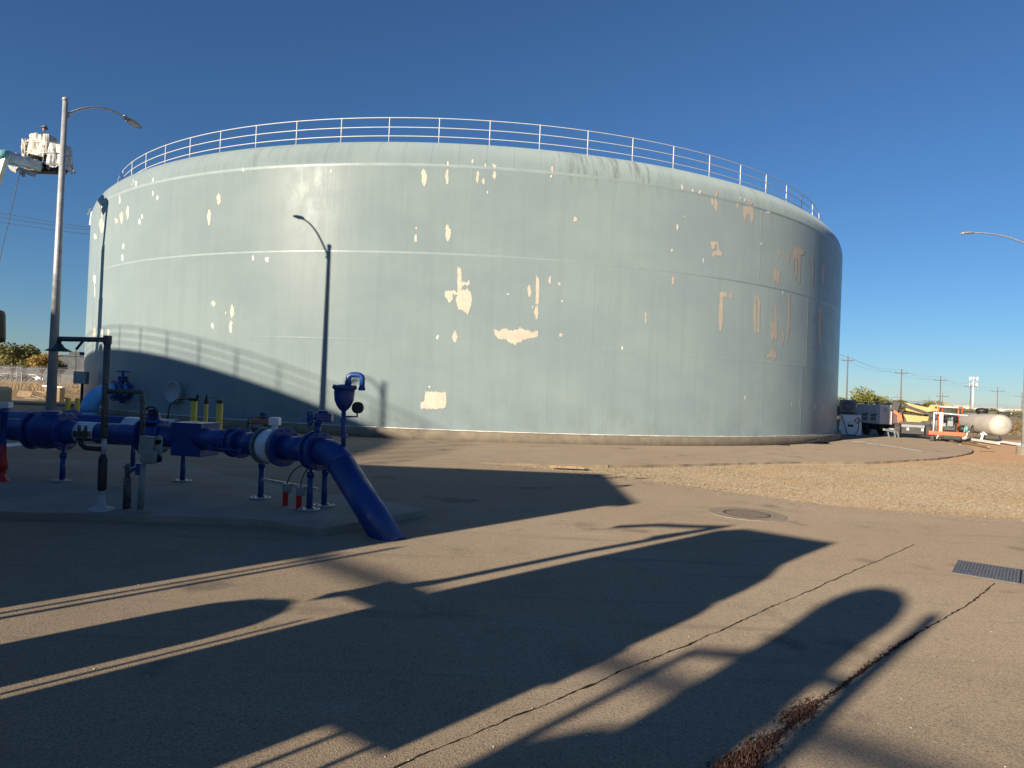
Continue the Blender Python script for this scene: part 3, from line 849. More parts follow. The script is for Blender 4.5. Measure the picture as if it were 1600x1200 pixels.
# bulged check valve on the left
mb = MB(); c0 = onL(-9.1)
mb.lathe([(PR, 0), (PR + .015, .1), (.20, .22), (.255, .42), (.31, .62), (.325, .78), (.30, .93), (.24, 1.06), (.21, 1.2), (PR, 1.34), (PR, 1.55)], c0, dL, 30)
cv = mb.build('check_valve', M['blue'], line)
mb = MB()
for s in (.50, 1.12): ringf(mb, c0 + dL * s, dL, .345, .05); bolts(mb, c0 + dL * s, dL, .305, .05, 12)
mb.cyl(c0 + dL * .8 + Vector((0, 0, .2)), c0 + dL * .8 + Vector((0, 0, .36)), .16, 20)
mb.build('valve_flange', M['blue'], cv)
# gate valve with handwheel
mb = MB(); gv = onL(-6.34)
for s in (-.2, .2): ringf(mb, gv + dL * s, dL, .285, .045); bolts(mb, gv + dL * s, dL, .25, .045, 12)
mb.lathe([(PR, -.2), (.23, -.1), (.24, 0), (.23, .1), (PR, .2)], gv, dL, 26)
mb.box(gv + Vector((0, 0, .18)), (.34, .2, .2), bev=.03); mb.lathe([(.2, .24), (.2, .28), (.12, .29), (.1, .40), (.05, .42), (.05, .46)], gv, (0, 0, 1), 20)
mb.box(gv + Vector((0, 0, -.22)), (.40, .24, .16), bev=.02)
g = mb.build('gate_valve', M['blue'], line)
def wheel(c, ax, r, mat, parent, rr=.014):
    ax = Vector(ax).normalized(); x = ax.cross(Vector((0, 0, 1)))
    if x.length < .1: x = ax.cross(Vector((0, 1, 0)))
    x.normalize(); y = ax.cross(x); mb = MB()
    mb.tube([c + x * r * cos(2 * pi * k / 28) + y * r * sin(2 * pi * k / 28) for k in range(28)], rr, 8, closed=True)
    for k in range(5):
        a = 2 * pi * k / 5 + .3; mb.cyl(c, c + (x * cos(a) + y * sin(a)) * r, rr * .8, 6)
    mb.cyl(c - ax * .02, c + ax * .05, .035, 12); mb.cyl(c, c - ax * .14, .016, 8)
    return mb.build('handwheel', mat, parent)
wheel(gv + Vector((0, -.10, .40)), (.15, -.95, .1), .115, M['black_plastic'], g)
MB().cyl(gv + Vector((0, .06, .40)), gv + Vector((0, -.06, .40)), .07, 16).build('gear_case', M['black_plastic'], g)
# square vault housing at the bend
Rb = Matrix.Rotation(atan2(dD.y, dD.x) * .35, 3, 'Z')
mb = MB(); mb.box(Bd + Vector((.10, -.05, -.02)), (.58, .52, .56), Rb, bev=.012)
mb.box(Bd + Vector((.10, -.05, .265)), (.60, .54, .02), Rb); mb.build('junction_housing', M['blue'], line)
# flexible coupling
mb = MB(); cc = onD(LD * .40)
ringf(mb, cc, dD, .215, .16); ringf(mb, cc - dD * .10, dD, .25, .035); ringf(mb, cc + dD * .10, dD, .25, .035); bolts(mb, cc, dD, .232, .2, 8, .012)
mb.build('coupling', M['blue'], line)
mb = MB()
for s in (-1, 1):
    x = dD.cross(Vector((0, 0, 1))).normalized(); p = cc + x * .24 * s + Vector((0, 0, -.1))
    mb.cyl(p - dD * .42, p + dD * .42, .014, 8); mb.box(p - dD * .42, (.07, .07, .09)); mb.box(p + dD * .42, (.07, .07, .09))
mb.build('tie_rod', M['blue'], line)
# white magnetic flow meter
mb = MB(); m0 = onD(LD * .665)
mb.lathe([(PR + .01, -.17), (.25, -.15), (.265, -.12), (.265, .12), (.25, .15), (PR + .01, .17)], m0, dD, 32); fm = mb.build('flow_meter', M['meter_white'], line)
mb = MB(); up = m0 + Vector((0, 0, .26)); mb.cyl(up, up + Vector((0, 0, .06)), .05, 14); mb.box(up + Vector((0, 0, .13)), (.16, .15, .13), bev=.02)
mb.build('junction_head', M['meter_white'], fm)
mb = MB()
for s in (-.20, .20): ringf(mb, m0 + dD * s, dD, .295, .05, 32); bolts(mb, m0 + dD * s, dD, .265, .05, 12)
mb.build('meter_flange', M['flange_g'], fm)
mb = MB(); c = m0 + dD * .26; ringf(mb, c, dD, .30, .05, 32); bolts(mb, c, dD, .265, .05, 12); mb.build('flange', M['blue'], line)
# butterfly valve and elbow flanges
mb = MB(); bf = onD(LD * .955)
for s in (-.07, .07): ringf(mb, bf + dD * s, dD, .285, .045, 32); bolts(mb, bf + dD * s, dD, .25, .045, 12)
ringf(mb, bf, dD, .25, .09)
mb.cyl(bf + Vector((0, 0, .2)), bf + Vector((0, 0, .42)), .05, 14); ringf(mb, bf + Vector((0, 0, .42)), (0, 0, 1), .085, .03)
bv = mb.build('butterfly_valve', M['blue'], line)
x = dD.cross(Vector((0, 0, 1))).normalized()
mb = MB(); gc = bf + Vector((.09, 0, .50)); mb.box(gc, (.25, .16, .13), bev=.02); mb.cyl(gc + Vector((-.02, 0, .06)), gc + Vector((-.02, 0, .1)), .075, 16)
mb.build('gear_case', M['blue'], bv)
wheel(gc + Vector((-.20, -.05, -.02)), (-.75, -.55, 0), .105, M['blue'], bv)
# elbow and slanted leg
mb = MB(); pts = [onD(LD * .97)]
Ec = E1 + dD * .02
for i in range(9):
    s = i / 8; d = (dD * (1 - s) + dG * s).normalized(); pts.append(pts[-1] + d * .055 if i else Ec)
leg_end = pts[-1] + dG * ((-.12 - pts[-1].z) / dG.z)
mb.tube(pts, PR * 1.05, 30); mb.build('elbow', M['blue'], line)
MB().cyl(pts[-1], leg_end, PR * 1.045, 30).build('slanted_pipe', M['blue'], line)
# air release valve with riser, gooseneck and gauge
rb = at(537, 688, 9.86); top = at(537, 640, 9.86)
arv = MB().cyl(rb - Vector((0, 0, .12)), top, .034, 14)
ringf(arv, rb + Vector((0, 0, .06)), (0, 0, 1), .055, .05); ringf(arv, (rb + top) / 2 + Vector((0, 0, .06)), (0, 0, 1), .048, .06)
arv = arv.build('riser', M['blue'], line)
mb = MB(); bt = top + Vector((0, 0, -.02))
mb.lathe([(.035, 0), (.06, .02), (.10, .07), (.135, .15), (.145, .24), (.147, .32), (.175, .325), (.175, .36), (.12, .375), (.05, .385), (.001, .39)], bt, seg=28)
for k in range(8):
    a = 2 * pi * k / 8; p = bt + Vector((.16 * cos(a), .16 * sin(a), .31)); mb.cyl(p, p + Vector((0, 0, .07)), .01, 6)
mb.build('air_valve_body', M['blue'], arv)
mb = MB(); g0 = bt + Vector((.05, 0, .38)); pts2 = [g0]
pts2 += [g0 + Vector((0, 0, .10))] + [g0 + Vector((.07 - .07 * cos(a), 0, .10 + .05 * sin(a))) for a in (.5, 1.1, 1.57)] + [g0 + Vector((.13, 0, .15))]
pts2 += [g0 + Vector((.13 + .07 * sin(a), 0, .10 + .05 * cos(a))) for a in (.5, 1.1, 1.57)] + [g0 + Vector((.20, 0, -.04))]
mb.tube(pts2, .04, 14); ringf(mb, g0 + Vector((.20, 0, -.05)), (0, 0, 1), .05, .05); ringf(mb, g0 + Vector((0, 0, .03)), (0, 0, 1), .05, .05)
mb.build('gooseneck_vent', M['blue'], arv)
mb = MB(); gp = at(541, 651, 9.86); gq = at(558, 651, 9.86); gr = at(558, 645, 9.86); mb.tube([gp, gq, gr], .014, 8); mb.build('gauge_pipe', M['blue'], arv)
mb = MB(); gcn = at(559, 637, 9.84); mb.cyl(gcn + Vector((-.01, -.03, 0)), gcn + Vector((.01, .03, 0)), .083, 24); mb.build('pressure_gauge', M['black_plastic'], arv)
# supports
def support(foot, topz, name='support_post', r=.045):
    f = Vector((foot[0], foot[1], .1)); mb = MB()
    mb.tube([f, Vector((f.x, f.y, topz - .16))], r, 14); mb.tube([Vector((f.x, f.y, topz - .2)), Vector((f.x, f.y, topz - .12))], r * 1.25, 14)
    mb.cyl(Vector((f.x, f.y, topz - .14)), Vector((f.x, f.y, topz)), r * .5, 10)
    mb.box(Vector((f.x, f.y, topz + .01)), (.16, .16, .04))
    o = mb.build(name, M['blue'], line)
    mb = MB(); ringf(mb, f + Vector((0, 0, .015)), (0, 0, 1), .165, .026, 20)
    for k in range(4):
        a = pi / 4 + k * pi / 2; mb.cyl(f + Vector((.12 * cos(a), .12 * sin(a), .02)), f + Vector((.12 * cos(a), .12 * sin(a), .06)), .014, 6)
    mb.build('foot_plate', M['galv'], o); return o
for px, py in ((97, 752), (285, 752), (407, 779), (483, 797), (506, 791)):
    g_ = ground(px, py, .1); support((g_.x, g_.y), PZ - PR - .01 if px != 97 else PZ - .28)
# sampling rail with two red bottomed filter bowls
p3 = ground(407, 779, .1); p4 = ground(483, 797, .1)
ra = at(408, 748, p3.y); rb_ = at(496, 764, p4.y - .05)
mb = MB().bar(ra, rb_, .045, .03)
for k in range(7): mb.box(ra + (rb_ - ra) * (.1 + .05 * k) + Vector((0, -.026, 0)), (.03, .008, .016))
mb.build('strut_channel', M['galv'], line)
for k, (px, py) in enumerate(((449, 757), (470, 762))):
    c = at(px, py, p3.y + (p4.y - p3.y) * (px - 407) / 76 - .06)
    f = thing('filter_bowl', (c.x, c.y, c.z), ('left' if k == 0 else 'right') + ' one of two red bottomed filter bowls hanging from the pipe strut', 'filter', 'red filter bowls under the blue pipe')
    MB().box(c + Vector((.01, 0, -.05)), (.14, .11, .13), bev=.012).build('filter_head', M['ggrey'], f)
    MB().lathe([(.001, -.33), (.036, -.33), (.042, -.31), (.042, -.14), (.048, -.13), (.048, -.115), (.001, -.115)], c + Vector((-.02, 0, 0)), seg=18).build('bowl', M['redcap'], f)
    e = at(484, 727 + 6 * k, p4.y + .05); mid = (c + e) / 2 + Vector((-.1 + .08 * k, 0, .17))
    mb = MB(); P0, P3 = c + Vector((-.01, 0, 0)), e
    mb.tube([P0 * (1 - s) ** 2 + mid * 2 * s * (1 - s) + P3 * s * s for s in [i / 12 for i in range(13)]], .009, 8); mb.build('hose', M['black'], f)

MB().cyl(onL(-7.72), onL(-7.35), PR + .006, 28).build('white_sleeve', M['meter_white'], line)
# rear blue line
A1 = Vector((-13.2, 14.75, 1.0)); B1 = Vector((-5.9, 12.75, 1.02)); d1 = (B1 - A1).normalized()
rear = thing('blue_pipeline', (-9, 13.6, 0), 'second blue pipe running behind the front line on the left', 'pipeline')
MB().cyl(A1, B1, .185, 26).build('pipe', M['blue'], rear)
mb = MB()
for s in (.28, .62):
    c = A1 + (B1 - A1) * s; ringf(mb, c - d1 * .03, d1, .27, .045, 28); ringf(mb, c + d1 * .03, d1, .27, .045, 28); bolts(mb, c, d1, .235, .1, 10)
mb.build('flange', M['blue'], rear)
MB().cyl(A1 + (B1 - A1) * .80, A1 + (B1 - A1) * .95, .19, 26).build('white_sleeve', M['meter_white'], rear)
f = ground(207, 731, .1); c = A1 + d1 * ((f.x - A1.x) / d1.x)
MB().tube([(f.x, f.y, .1), (c.x, f.y, .80)], .045, 12).build('support_post', M['blue'], rear)
mb = MB(); ringf(mb, Vector((f.x, f.y, .115)), (0, 0, 1), .15, .026, 18); mb.build('foot_plate', M['galv'], rear)

# hydrant like red post at the left edge
rp_ = ground(1.5, 752, .1)
h = thing('red_standpipe', rp_, 'red standpipe post cut by the left edge of the view', 'standpipe')
MB().lathe([(.13, 0), (.13, .03), (.075, .05), (.07, .18), (.095, .22), (.095, .38), (.06, .44), (.055, .62), (.001, .63)], rp_, seg=20).build('red_body', M['red'], h)
MB().lathe([(.05, .6), (.05, 1.15), (.07, 1.16), (.07, 1.25), (.001, 1.25)], rp_, seg=16).build('post', M['blue'], h)
MB().box(rp_ + Vector((.03, 0, 1.31)), (.16, .12, .10), bev=.01).build('white_head', M['white'], h)

# emergency shower
sb = ground(158, 797, .1); sY = sb.y
sh = thing('emergency_shower', sb, 'tall black wrapped emergency shower with dark green bell head', 'emergency shower')
MB().lathe([(.165, 0), (.165, .02), (.15, .03), (.07, .055), (.045, .11), (.042, .22), (.001, .22)], sb, seg=24).build('base', M['galv'], sh)
ptop = at(168, 531, sY)
ax = (Vector((ptop.x, sY, ptop.z)) - sb)
ax.y = 0
mb = MB(); mb.tube([sb + Vector((0, 0, .2)), sb + ax * .12 + Vector((0, 0, .0))], .036, 12); mb.build('lower_pipe', M['galv'], sh)
MB().tube([sb + ax * .115, sb + ax * .13, sb + ax * .30, sb + ax * .325], [.045, .058, .058, .04], 14).build('hose_wrap', M['black'], sh)
MB().tube([sb + ax * .32, sb + ax * .42], .033, 12).build('bare_pipe', M['galv'], sh)
MB().tube([sb + ax * .42, ptop], .045, 14).build('upright_pipe', M['insul'], sh)
sj = at(93, 529.5, sY)
mb = MB().tube([ptop, sj], .035, 12); ringf(mb, ptop, (0, 0, 1), .055, .12); mb.build('top_arm', M['insul'], sh)
s2 = at(92, 536, sY)
mb = MB(); mb.cyl(sj + Vector((0, 0, .03)), s2, .03, 12); mb.lathe([(.03, 0), (.05, -.02), (.075, -.06), (.16, -.105), (.165, -.115), (.15, -.115), (.06, -.07), (.001, -.06)], s2, seg=28)
mb.build('shower_head', M['dgreen'], sh)
mb = MB().bar(at(132, 530, sY), at(119, 546, sY), .035, .02); mb.build('pull_lever', M['black_plastic'], sh)
mb = MB().tube([at(119, 546, sY), at(118, 598, sY)], .005, 6); mb.tube([at(118, 598, sY) + Vector((.05 * cos(a), 0, -.045 + .045 * sin(a))) for a in [2 * pi * k / 3 + pi / 2 for k in range(3)]], .006, 6, closed=True); mb.build('pull_rod', M['galv'], sh)
b0 = at(165, 611.5, sY); b1 = at(219, 612, sY); b2 = at(223, 617, sY); b3_ = at(222, 690, sY)
mb = MB().tube([b0, b1, (b1 + b2) / 2 + Vector((.015, 0, .012)), b2, b3_], .033, 12); mb.build('branch_pipe', M['insul'], sh)
mb = MB().tube([at(160, 688, sY), at(120, 686, sY)], .022, 10); mb.tube([at(159, 702, sY), at(134, 700, sY), at(127, 694, sY), at(126, 686, sY)], .035, 10)
mb.build('lower_branch', M['black'], sh)
mb = MB(); g0 = at(128, 678, sY); mb.box(g0, (.22, .08, .09), bev=.01); mb.cyl(g0 + Vector((-.04, 0, .03)), g0 + Vector((-.04, 0, .12)), .022, 10); mb.cyl(g0 + Vector((.05, 0, .03)), g0 + Vector((.05, 0, .12)), .022, 10)
mb.box(at(132, 680, sY - .05), (.05, .02, .14)); mb.build('mixing_valve', M['dgreen'], sh)

# eyewash station
eb = ground(219, 800, .1); eY = eb.y
ey = thing('eyewash_station', eb, 'grey-green eyewash on a steel post beside the shower', 'eyewash station')
MB().box(eb + Vector((.02, .03, .02)), (.36, .26, .04)).build('base_plate', M['pad'], ey)
MB().tube([eb + Vector((0, 0, .03)), at(224, 724, eY)], .042, 14).build('post', M['ggrey'], ey)
mb = MB(); c = at(230, 702, eY - .04)
mb.box(c + Vector((-.01, 0, .06)), (.19, .08, .25), Matrix.Rotation(.06, 3, 'Y'), bev=.012); mb.box(c + Vector((.03, .0, -.10)), (.21, .10, .20), Matrix.Rotation(.06, 3, 'Y'), bev=.035); mb.build('cover_box', M['ggrey'], ey)
c = at(246, 700, eY + .02)
mb = MB(); mb.box(c + Vector((0, 0, -.0)), (.125, .03, .22)); mb.cyl(c + Vector((0, .015, .11)), c + Vector((0, -.015, .11)), .062, 20); mb.build('sign_plate', M['ggrey'], ey)
MB().cyl(c + Vector((0, -.02, -.14)), c + Vector((0, .02, -.14)), .064, 20).box(c + Vector((0, 0, -.165)), (.128, .04, .06)).build('bowl', M['black_plastic'], ey)
# stub
ib = ground(198, 806, 0.)
st = thing('insulated_pipe_stub', ib, 'short black speckled pipe stub with brass tap at the edge of the pad', 'pipe stub')
tp = at(199.5, 724, ib.y)
MB().tube([ib - Vector((0, 0, .05)), ib + (tp - ib) * .35], .056, 14).build('lower_wrap', M['black'], st)
MB().tube([ib + (tp - ib) * .3, ib + (tp - ib) * .72], .052, 14).build('pipe', M['insul'], st)
MB().tube([ib + (tp - ib) * .70, ib + (tp - ib) * .95, tp], [.036, .036, .012], 12).bar(tp + Vector((-.05, 0, -.05)), tp + Vector((.03, 0, -.05)), .018).build('tap', M['insul'], st)
m1 = at(212, 732, eY); MB().tube([ib + (tp - ib) * .82, m1, at(219, 732, eY)], .024, 10).box(at(216, 733, eY), (.05, .06, .16)).build('side_branch', M['blue'], st)

# light blue inlet at the tank wall
hit = tank_hit(203, 611); thb = hit[0]; wn_ = Vector((sin(thb), -cos(thb), 0)); W = hit[2]
lbp = thing('light_blue_inlet_pipe', (W.x, W.y, 0), 'large light blue elbow pipe with valve at the tank wall', 'pipe')
mb = MB(); r = .34; pts = [W - wn_ * .1, W + wn_ * .75]
for i in range(1, 9):
    a = pi / 2 * i / 8; pts.append(W + wn_ * (.75 + .95 * sin(a)) + Vector((0, 0, -.95 * (1 - cos(a)))))
mb.tube(pts[1:], r, 26); mb.build('elbow', M['lightblue'], lbp)
MB().cyl(pts[0], pts[1], r * .9, 24).build('pipe', M['lightblue'], lbp)
MB().cyl(pts[-1], Vector((pts[-1].x, pts[-1].y, -.05)), r, 26).build('vertical_pipe', M['lightblue'], lbp)
mb = MB(); ringf(mb, pts[-1] - Vector((0, 0, .12)), (0, 0, 1), r + .06, .05)
for s in (.18, .50, .70): ringf(mb, W + wn_ * s, wn_, .47, .06); bolts(mb, W + wn_ * s, wn_, .42, .06, 14, .02)
mb.build('flange', M['blue'], lbp)
mb = MB(); vc = W + wn_ * .34; mb.box(vc + Vector((0, 0, .55)), (.3, .28, .22), bev=.03); mb.cyl(vc + Vector((0, 0, .3)), vc + Vector((0, 0, .85)), .06, 12); mb.cyl(vc + Vector((.1, -.1, -.3)), vc + Vector((.1, -.1, -.55)), .12, 12)
vo = mb.build('valve_bonnet', M['blue'], lbp)
wheel(vc + Vector((0, 0, .88)), (0, 0, 1), .26, M['blue'], vo, .025)

# yellow bollards / posts
def bollard(c, r, zt, label, cap=None):
    t = thing('bollard', (c.x, c.y, 0), label, 'bollard', 'yellow bollards by the tank')
    c = Vector((c.x, c.y, 0))
    MB().lathe([(r, -.05), (r, zt), (r * .7, zt + .03), (.001, zt + .04)], c, seg=18).build('post', M['yellow'], t)
    return t, c
t, c = bollard(at(303, 640, 22), .095, 1.24, 'yellow bollard with black valve on top, left of the three behind the pipe')
mb = MB(); mb.box(c + Vector((0, 0, 1.32)), (.30, .16, .10), bev=.02); mb.cyl(c + Vector((.1, 0, 1.36)), c + Vector((.1, 0, 1.48)), .05, 10); mb.tube([c + Vector((-.1, 0, 1.33)), c + Vector((-.55, 0, 1.30)), c + Vector((-.78, 0, 1.1)), c + Vector((-.85, 0, .6))], .022, 8); mb.build('valve', M['black_plastic'], t)
t, c = bollard(at(322, 640, 21.6), .06, 1.20, 'thin yellow post with black cone, middle of the three behind the pipe')
MB().lathe([(.06, 1.2), (.075, 1.24), (.03, 1.45), (.012, 1.52), (.001, 1.52)], c, seg=12).tube([c + Vector((.05, 0, 1.4)), c + Vector((.4, 0, 1.39))], .01, 6).build('cone', M['black_plastic'], t)
t, c = bollard(at(343, 645, 21.2), .095, 1.26, 'yellow bollard with dark cap, right of the three behind the pipe')
MB().lathe([(.11, 1.25), (.115, 1.33), (.04, 1.36), (.001, 1.37)], c, seg=14).build('cap', M['black_plastic'], t)
bollard(at(105.5, 640, 26), .085, 1.03, 'yellow bollard left of the light blue elbow pipe, farther from it')
bollard(at(120.5, 640, 25.4), .085, 1.05, 'yellow bollard touching the light blue elbow pipe in the view')

# portable generator with bucket
gp = at(411, 672, 24); gp = Vector((gp.x, 24, 0))
g = thing('portable_generator', gp, 'portable generator in a black tube frame with reddish fuel tank', 'generator')
mb = MB()
for sy in (-.26, .26):
    mb.tube([gp + Vector((-.44, sy, .04)), gp + Vector((-.44, sy, .62)), gp + Vector((-.36, sy, .70)), gp + Vector((.36, sy, .70)), gp + Vector((.44, sy, .62)), gp + Vector((.44, sy, .04))], .02, 8)
for sx in (-.44, .44): mb.bar(gp + Vector((sx, -.26, .06)), gp + Vector((sx, .26, .06)), .04); mb.bar(gp + Vector((sx, -.26, .5)), gp + Vector((sx, .26, .5)), .03)
mb.build('tube_frame', M['black_plastic'], g)
MB().box(gp + Vector((0, 0, .61)), (.74, .42, .12), bev=.04).build('fuel_tank', mk('faded_red', (.36, .12, .09), .45), g)
mb = MB().box(gp + Vector((-.12, 0, .3)), (.42, .36, .40), bev=.03).box(gp + Vector((.25, -.02, .28)), (.3, .32, .34), bev=.02); mb.build('engine', M['grille'], g)
MB().box(gp + Vector((-.1, -.19, .42)), (.36, .02, .14)).build('control_panel', M['ggrey'], g)
bk = at(411.5, 653, 24); bk = Vector((bk.x, 24, .672))
b = tag(MB().lathe([(.001, 0), (.10, 0), (.125, .22), (.135, .22), (.135, .235), (.118, .235), (.095, .02), (.001, .02)], bk, seg=20).build('bucket', M['bluecloth'], None, bk), 'small blue bucket standing on the portable generator', 'bucket')

# ------------------------------------------------------------------ boom lift on the left with wrapped basket
BY = 30.5
bl = thing('boom_lift', (-28.6, BY, 0), 'boom lift at the left edge, jib wrapped in grey tarp', 'boom lift')
el = at(7, 247, BY); kn = at(2, 508, BY)
kn = at(-1, 512, BY); bx = -23.68
mid = Vector((bx, BY, 9.6))
MB().bar(el, mid + Vector((-.05, 0, -.2)), .24, .24, (0, 1, 0)).build('upper_boom', M['boom_grey'], bl)
mb = MB(); mb.bar(mid, (bx, BY, 7.0), .42, .42, (0, 1, 0)); mb.bar((bx, BY, 7.1), (bx, BY, 5.6), .52, .52, (0, 1, 0)); mb.build('boom_section', M['boom_grey'], bl)
MB().box((mid.x + .05, BY, mid.z - .15), (.38, .4, .6), bev=.05).build('wrapped_joint', M['black_plastic'], bl)
MB().box(kn + Vector((-.12, 0, .05)), (.62, .5, 1.5), Matrix.Rotation(-.06, 3, 'Y'), bev=.22).build('elbow_link', M['black_plastic'], bl)
mb = MB(); mb.bar((bx, BY, 5.6), (-25.4, BY, 2.2), .40, .40, (0, 1, 0)); mb.build('riser_boom', M['boom_grey'], bl)
MB().box((-26.2, BY, 1.75), (2.6, 2.0, 1.1), bev=.12).build('turntable', M['boom_grey'], bl)
MB().box((-26.6, BY, .85), (3.4, 1.5, .5), bev=.06).build('chassis', M['black_plastic'], bl)
for sx in (-1.2, 1.2):
    for sy in (-1, 1):
        c = Vector((-26.6 + sx, BY + .95 * sy, .52)); MB().lathe([(.2, -.18), (.46, -.18), (.52, -.1), (.52, .1), (.46, .18), (.2, .18)], c, (0, 1, 0), 22).build('wheel', M['tyre'], bl)
j0 = at(4, 243, BY); j1 = at(60, 259, 34.2); dj = (j1 - j0).normalized()
mb = MB(); pts = []; rr = []
for i in range(12):
    s = i / 11; pts.append(j0 + (j1 - j0) * s + Vector((0, 0, .03 * sin(i * 2.1)))); rr.append(.24 + .035 * sin(i * 1.9) + .02 * random.random())
mb.tube(pts, rr, 12); mb.build('wrapped_jib', M['tarp_blue'], bl)
mb = MB(); mb.ico(j0 + Vector((.0, 0, .02)), .27, 2, (1.15, 1, .9)); mb.tube([j0 + Vector((-.9, 0, .02)), j0], .25, 10); mb.build('wrapped_elbow', M['teal_wrap'], bl)
for k in range(3): MB().tube([j0 + dj * (.35 + .55 * k) + Vector((.27 * cos(a) * .2, .27 * cos(a), .27 * sin(a))) for a in [2 * pi * q / 16 for q in range(16)]], .03, 6, closed=True).build('tape_band', M['teal_wrap'], bl)
# hanging strips of tarp
mb = MB()
for (px, py, w, l) in ((20, 260, .5, .3), (34, 263, .35, .45), (47, 268, .6, .25)):
    c = at(px, py, 31.5); mb.add([c + Vector((-w / 2, 0, .05)), c + Vector((w / 2, .1, 0)), c + Vector((w * .3, .05, -l)), c + Vector((-w * .2, 0, -l * .6))], [(0, 1, 2, 3)])
mb.build('tarp_strip', M['tarp_white'], bl)
fl = at(70, 261, 34.5)
BC = Vector((fl.x, 34.5, fl.z))
mb = MB(); mb.box(BC + Vector((.15, 0, .02)), (1.9, .9, .10), bev=.02); mb.box(BC + Vector((-.1, -.05, -.17)), (1.5, .55, .28), bev=.05); mb.build('basket_floor', M['black_plastic'], bl)
mb = MB()
for x in (-.75, .2, 1.05):
    for y in (-.42, .42): mb.tube([BC + Vector((x, y, .05)), BC + Vector((x, y, 1.15))], .022, 6)
for z in (.6, 1.13):
    mb.tube([BC + Vector((-.75, -.42, z)), BC + Vector((1.05, -.42, z)), BC + Vector((1.05, .42, z)), BC + Vector((-.75, .42, z))], .022, 6, closed=True)
mb.tube([BC + Vector((-.82, -.3, .3)), BC + Vector((-.95, -.3, .5)), BC + Vector((-.95, -.3, 1.2)), BC + Vector((-.8, -.3, 1.3))], .03, 6)
mb.build('basket_rail', M['galv'], bl)
# draped plastic sheet: crumpled box
def drape(c, sx, sy, h, mat, name, seed, flare=.12, thick=.02):
    mb = MB(); n = 44; rows = 13; vs_ = []; fs = []
    for j in range(rows):
        t = j / (rows - 1)
        for i in range(n):
            a = 2 * pi * i / n; ca, sa = cos(a), sin(a)
            k = (abs(ca) ** 4 + abs(sa) ** 4) ** -.25
            w = 1 + flare * t + .13 * noise.noise(Vector((ca * 2.2, sa * 2.2 + seed, t * 2.5))) * (1 + t) + .13 * noise.noise(Vector((ca * 5, sa * 5 + seed, t * 3.5))) + .05 * noise.noise(Vector((ca * 11, sa * 11 + seed, t * 9)))
            dz = -h * t + (.22 * noise.noise(Vector((ca * 3, sa * 3, seed))) if j == rows - 1 else .10 * noise.noise(Vector((ca * 2, sa * 2, seed + 7))))
            vs_.append(c + Vector((sx * ca * k * w, sy * sa * k * w, dz)))
    for j in range(rows - 1):
        for i in range(n):
            q = (i + 1) % n; fs.append((j * n + i, (j + 1) * n + i, (j + 1) * n + q, j * n + q))
    mb.add(vs_, fs, False)
    o = mb.build(name, mat, bl)
    sol = o.modifiers.new('thickness', 'SOLIDIFY'); sol.thickness = thick
    return o
drape(BC + Vector((-.14, 0, 1.55)), .54, .40, 1.1, M['tarp_white'], 'plastic_sheet', 3)
drape(BC + Vector((.72, .05, 1.12)), .45, .45, 1.25, mk('grey_plastic_sheet', (.40, .40, .40), .55, var=.3, scale=6), 'grey_sheet', 11, .05)
drape(BC + Vector((-.78, 0, 1.25)), .24, .36, .85, mk('dirty_plastic_sheet', (.38, .35, .29), .5, var=.4, scale=7), 'dirty_sheet', 23, .05)
mb = MB().tube([at(96, 232, 34.2), at(117, 271, 34.2)], .028, 8); mb.box(at(115.5, 267, 34.2), (.08, .06, .12)); mb.build('spray_lance', M['wire'], bl)
pts = [at(32, 263, 32), at(24, 300, 32), at(14, 345, 32), at(4, 385, 32), at(-3, 420, 32), at(-14, 520, 32), at(-20, 640, 32)]
MB().tube(pts, .016, 6).build('air_hose', M['wire'], bl)

# worker in the basket
hd = at(69.5, 201.5, 34.5)
foot = Vector((hd.x + .02, 34.55, BC.z + .08))
pr = thing('person', foot, 'worker in dark jacket and grey hard hat leaning over the wrapped basket', 'person')
def skin_body(name, verts, edges, rad, mat, parent, root=0):
    me = bpy.data.meshes.new(name); o0 = ORG[parent.name]
    me.from_pydata([Vector(v) - o0 for v in verts], edges, [])
    o = bpy.data.objects.new(name, me); COL.objects.link(o); o.parent = parent; ORG[o.name] = o0
    o.modifiers.new('skin', 'SKIN')
    for i, v in enumerate(me.skin_vertices[0].data):
        r = rad[i]; v.radius = r if isinstance(r, tuple) else (r, r); v.use_root = (i == root)
    sd = o.modifiers.new('sub', 'SUBSURF'); sd.levels = 2; sd.render_levels = 2
    me.materials.append(mat); o.modifiers['skin'].use_smooth_shade = True
    return o
bx_, by_, fz = foot
hz = hd.z
pel = Vector((bx_ - .12, by_ + .02, fz + .92 * (hz - fz) / 1.66)); sc = (hz - fz) / 1.66
def q(x, y, z): return Vector((bx_ + x, by_ + y, fz + z * sc))
V = [q(-.14, .02, .92), q(-.12, .02, 1.12), q(-.08, 0, 1.34), q(-.04, 0, 1.46), q(-.015, 0, 1.52),
     q(-.22, .02, .86), q(-.22, 0, .48), q(-.22, .03, .07), q(-.21, -.12, .04),
     q(-.06, .04, .86), q(-.04, .02, .48), q(-.05, .05, .07), q(-.04, -.10, .04),
     q(-.25, .04, 1.38), q(-.30, -.10, 1.14), q(-.14, -.26, 1.06),
     q(.09, .02, 1.38), q(.18, -.12, 1.16), q(.10, -.28, 1.08)]
Ed = [(0, 1), (1, 2), (2, 3), (3, 4), (0, 5), (5, 6), (6, 7), (7, 8), (0, 9), (9, 10), (10, 11), (11, 12), (2, 13), (13, 14), (14, 15), (2, 16), (16, 17), (17, 18)]
Rd = [(.15, .11), (.15, .11), (.17, .11), .065, .055, .09, .06, .045, .04, .09, .06, .045, .04, .065, .048, .035, .065, .048, .035]
